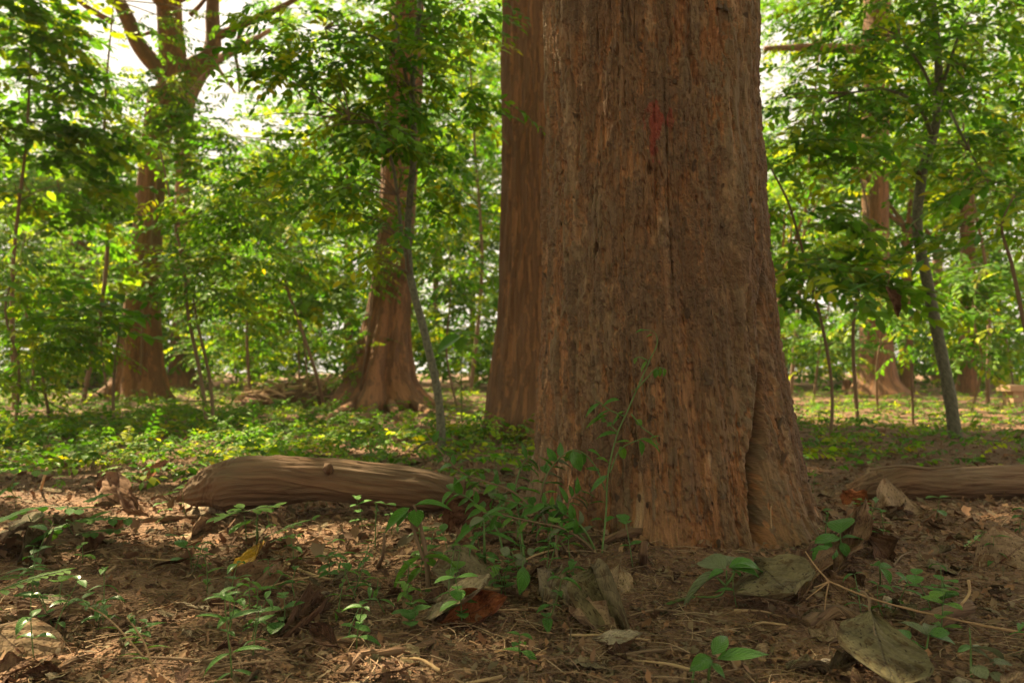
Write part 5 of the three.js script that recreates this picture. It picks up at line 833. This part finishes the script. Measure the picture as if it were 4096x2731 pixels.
const floorAt = (near, far, spread = 36) => { const d = near * Math.pow(far / near, rnd()), p = V(d * Math.tan(rad(rr(-spread, spread))), 0, -d); if (nearTrunk(p, 0.54)) return null; p.y = H(p.x, p.z); return p; };
const litterMat = std({ side: THREE.DoubleSide });
const frag = []; for (let k = 0; k < 8; k++) frag.push(leafGeo(1, rr(0.16, 0.5), { nu: 3, nv: 5, fold: rr(-0.3, 0.5), droop: rr(-1.2, 1.2), wave: 0.16, widest: 0.5, tip: 0.7, jag: 1.0, sd: k * 9 + 1, roll: k % 3 ? 0 : rr(0.8, 2) }));
scatter('leaf_litter', 'crumbled brown leaf fragments covering the forest floor', 'litter', frag, litterMat, 46000, () => { const p = floorAt(1.45, 10, 38); if (!p) return null; p.y += rr(0.002, 0.014); basis(V(gauss(), gauss() * 0.28, gauss()), V(gauss() * 0.45, 1, gauss() * 0.45)); const s = (0.007 + 0.032 * rnd() ** 2.5) * (1 + -p.z * 0.06); return _m.clone().scale(V(s, s, s)).setPosition(p); }, litterCols);
scatter('coarse_leaf_litter', 'larger brown leaf scraps lying over the floor farther from the camera', 'litter', frag, litterMat, 9000, () => { const p = floorAt(2.6, 15, 38); if (!p) return null; p.y += rr(0.004, 0.02); basis(V(gauss(), gauss() * 0.25, gauss()), V(gauss() * 0.4, 1, gauss() * 0.4)); const s = 0.03 + 0.07 * rnd() ** 2; return _m.clone().scale(V(s, s, s)).setPosition(p); }, litterCols);
const chips = [0, 1, 2].map((k) => { const g = new THREE.BoxGeometry(0.35, 0.12, 1, 1, 1, 3), p = g.attributes.position; for (let i = 0; i < p.count; i++) p.setXYZ(i, p.getX(i) * (1 + 0.6 * vn(p.getZ(i) * 4 + k * 5, 1)) + 0.1 * vn(p.getZ(i) * 3, k), p.getY(i) + 0.12 * vn(p.getZ(i) * 3 + k, 5), p.getZ(i)); g.computeVertexNormals(); return g; });
scatter('bark_chips', 'small chips of bark and soil crumbs scattered over the floor', 'litter', chips, litterMat, 9000, () => { const p = floorAt(1.45, 7, 38); if (!p) return null; p.y += 0.006; basis(V(gauss(), gauss() * 0.25, gauss()), V(gauss() * 0.4, 1, gauss() * 0.4)); const s = rr(0.006, 0.03); return _m.clone().scale(V(s, s, s)).setPosition(p); }, litterCols);
const straws = [0, 1, 2].map((k) => tube([V(0, 0, -0.5), V(0.06 * (k - 1), 0.05, 0), V(0, 0, 0.5)], [0.012, 0.008], 3, 4));
scatter('straw_litter', 'thin dry grass straws lying all over the floor', 'litter', straws, litterMat, 6500, () => { const p = floorAt(1.45, 8, 38); if (!p) return null; p.y += rr(0.006, 0.018); basis(V(gauss(), gauss() * 0.1, gauss() * 0.6), UPV); const s = rr(0.04, 0.13); return _m.clone().scale(V(s, s, s)).setPosition(p); }, [[0.28, 0.18, 0.10], [0.2, 0.12, 0.07], [0.36, 0.25, 0.15], [0.14, 0.085, 0.05]]);
// ---------------------------------------------------------------- ground cover
reseed(92);
function coverDensity(p) { const [px, py] = inv(p); let k = 0;
  if (px < 1350) k = sstep(2040, 1720, py) ** 1.4 * (0.85 + 0.15 * vn(p.x, p.z)) * (px > 1000 ? 0.75 : 1); else if (px < 2200) k = 0.36 * sstep(2060, 1760, py); else if (px > 3050) k = 0.36 * sstep(2000, 1640, py) * (py < 1560 ? 0.25 : 1);
  return k * (0.35 + 0.95 * sstep(-0.2, 0.3, vn(p.x * 0.9 + 3, p.z * 0.9) + 0.6 * vn(p.x * 2.7, p.z * 2.7))); }
scatter('ground_cover', 'carpet of low green herbs over the forest floor behind the logs', 'herbs', [...SPRAYS.herb, SPRAYS.small[0], SPRAYS.small[1]], M.foliage, 26000, (k) => { const p = floorAt(2.9, 26, 37); if (!p || rnd() > coverDensity(p)) return null; const tall = k % 5 > 2; if (tall && rnd() < 0.45) return null; p.y += tall ? rr(0.03, 0.2) : rr(0.02, 0.1); basis(V(gauss(), rr(-0.1, tall ? 0.7 : 0.5), gauss()), V(gauss() * 0.3, 1, gauss() * 0.3)); const s = tall ? rr(0.35, 0.75) : rr(0.8, 1.7); return _m.clone().scale(V(s, s, s)).setPosition(p); }, LEAFTONES);
// seedlings that stand singly in the litter
const seedProto = [];
function seedling(p, kind) {
  const h = rr(0.05, 0.16), form = pick([0, 0, 1, 2]), lab = (h > 0.125 ? 'tall' : h > 0.085 ? 'small' : 'tiny') + ['  oval-leaved', ' narrow-leaved', ' round-leaved'][form].replace('  ', ' ') + ' seedling standing ' + placeOf(p), t = thing('seedling_plant', lab, 'plant', p, 'seedlings in the litter, ' + lab), lean = V(gauss() * 0.03, h, gauss() * 0.03), n = 2 + Math.floor(rnd() * 3), mats = [M.green, M.greenLime, M.greenDeep, M.greenGrey];
  part(t, 'stem', tube([V(0, -0.01, 0), lean.clone().multiplyScalar(0.5).add(V(gauss() * 0.006, 0, 0)), lean], [0.0018, 0.001], 4, 5), M.stemGreen);
  const set = [ovate, lance, round][form], m = pick(mats); let yaw = rr(0, 6.28);
  for (let i = 0; i < n; i++) { const b = lean.clone().multiplyScalar((i + 1) / n); yaw += 1.57; for (const s of [0, Math.PI]) { const L = rr(0.025, 0.06), a = yaw + s + gauss() * 0.2; blade(t, pick(set), m, b, b.clone().add(V(Math.cos(a) * L, rr(-0.1, 0.5) * L, Math.sin(a) * L)), 0); } }
}
for (let k = 0; k < 430; k++) {
  const p = floorAt(1.75, 5.5, 35); if (!p || nearTrunk(p, 0.66)) continue; const [px, py] = inv(p); if (py > 2640) continue;
  const w = px < 1300 ? 0.5 : px < 2350 ? 0.6 : px > 3200 ? 0.7 : 0.25; if (rnd() > w * (0.4 + 0.8 * sstep(-0.3, 0.3, vn(p.x * 1.7 + 9, p.z * 1.7)))) continue;
  seedling(p, px < 1300 ? 'lit' : px < 2350 ? '' : 'grey');
}
// ---------------------------------------------------------------- brush heap, stump, bench far back
{ reseed(93); const t = new THREE.Group(); add(t, 'brush_heap', 'sunlit heap of dry sticks and dead leaves left of the fluted trunk', 'brush', null, 'stuff');
  const c = G(1250, 1620), g = new THREE.SphereGeometry(1, 40, 20, 0, 6.2832, 0, 1.6), p = g.attributes.position; for (let i = 0; i < p.count; i++) { const k = 1 + 0.25 * vn(p.getX(i) * 3, p.getZ(i) * 3) + 0.15 * vn(p.getX(i) * 8, p.getZ(i) * 8 + p.getY(i) * 6); p.setXYZ(i, p.getX(i) * 1.15 * k, p.getY(i) * 0.36 * k - 0.03, p.getZ(i) * 0.9 * k); } g.computeVertexNormals();
  const mound = part(t, 'mound', g, M.soil); mound.position.copy(c); const gs = [], lf = [];
  for (let k = 0; k < 120; k++) { const a = rr(0, 6.28), r = Math.sqrt(rnd()), b = V(c.x + Math.cos(a) * r * 1.4, c.y + 0.4 * (1 - r * r) + rr(0, 0.08), c.z + Math.sin(a) * r), yaw = rr(0, 6.28), L = rr(0.3, 0.9); gs.push(tube([b, b.clone().add(V(Math.cos(yaw) * L * 0.5, rr(-0.05, 0.12), Math.sin(yaw) * L * 0.3)), b.clone().add(V(Math.cos(yaw) * L, rr(-0.1, 0.25), Math.sin(yaw) * L * 0.6))], [rr(0.008, 0.025), 0.006], 4, 4)); }
  for (let k = 0; k < 160; k++) { const a = rr(0, 6.28), r = Math.sqrt(rnd()), b = V(c.x + Math.cos(a) * r * 1.5, c.y + 0.4 * (1 - r * r) + 0.03, c.z + Math.sin(a) * r); lf.push(at(frag[k % 8], b, V(gauss(), gauss() * 0.3, gauss()), V(gauss() * 0.5, 1, gauss() * 0.5), rr(0.1, 0.25))); }
  part(t, 'stick', mergeGeometries(gs), M.straw).userData.kind = 'stuff'; part(t, 'dead_leaves', mergeGeometries(lf), M.dryTan).userData.kind = 'stuff'; }
{ const d = 25, c = onGround(P(3388, 1545, d)), ys = []; for (let y = -0.1; y <= 0.36; y += 0.03) ys.push(y); const t = thing('tree_stump', 'small orange-brown cut stump behind the thin wavy sapling', 'stump', c); part(t, 'stump_body', trunkGeo(ys, allTh(20), () => ({ x: 0, z: 0 }), (th, y) => 0.12 + 0.05 * sstep(0.2, 0, y) + 0.02 * vn(th * 3, y * 4), (th, y) => [th * 0.2, y]), M.bark); const top = new THREE.CircleGeometry(0.125, 20); top.rotateX(-Math.PI / 2); top.translate(0, 0.352, 0); part(t, 'cut_face', top, std({ color: new THREE.Color().setRGB(0.5, 0.32, 0.18) })); }
{ const d = 15.2, m = std({ color: new THREE.Color().setRGB(0.45, 0.29, 0.17), bumpMap: barkTileBump, bumpScale: 0.01 }), t = thing('stone_bench', 'rough brown slab bench at the far right edge', 'bench', V(0, 0, 0)), a = P(4022, 1545, d);
  const boxG = (w, h, dd) => { const g = new THREE.BoxGeometry(w, h, dd, 10, 4, 4), p = g.attributes.position; for (let i = 0; i < p.count; i++) p.setXYZ(i, p.getX(i) + 0.012 * vn(p.getY(i) * 6, p.getZ(i) * 6), p.getY(i) + 0.012 * vn(p.getX(i) * 5, p.getZ(i) * 5), p.getZ(i) + 0.012 * vn(p.getX(i) * 5, p.getY(i) * 6)); g.computeVertexNormals(); return g; };
  const top = part(t, 'seat', boxG(1.7, 0.11, 0.42), m); top.position.set(a.x + 0.82, 0.33 + H(a.x, a.z), a.z); for (const s of [0.16, 1.4]) { const l = part(t, 'leg', boxG(0.2, 0.36, 0.34), m); l.position.set(a.x + s, 0.10 + H(a.x, a.z), a.z); } }
scene.fog = new THREE.FogExp2(0xfff2dc, 0.0008); // thin sunlit haze between the trunks
renderer.render(scene, camera);
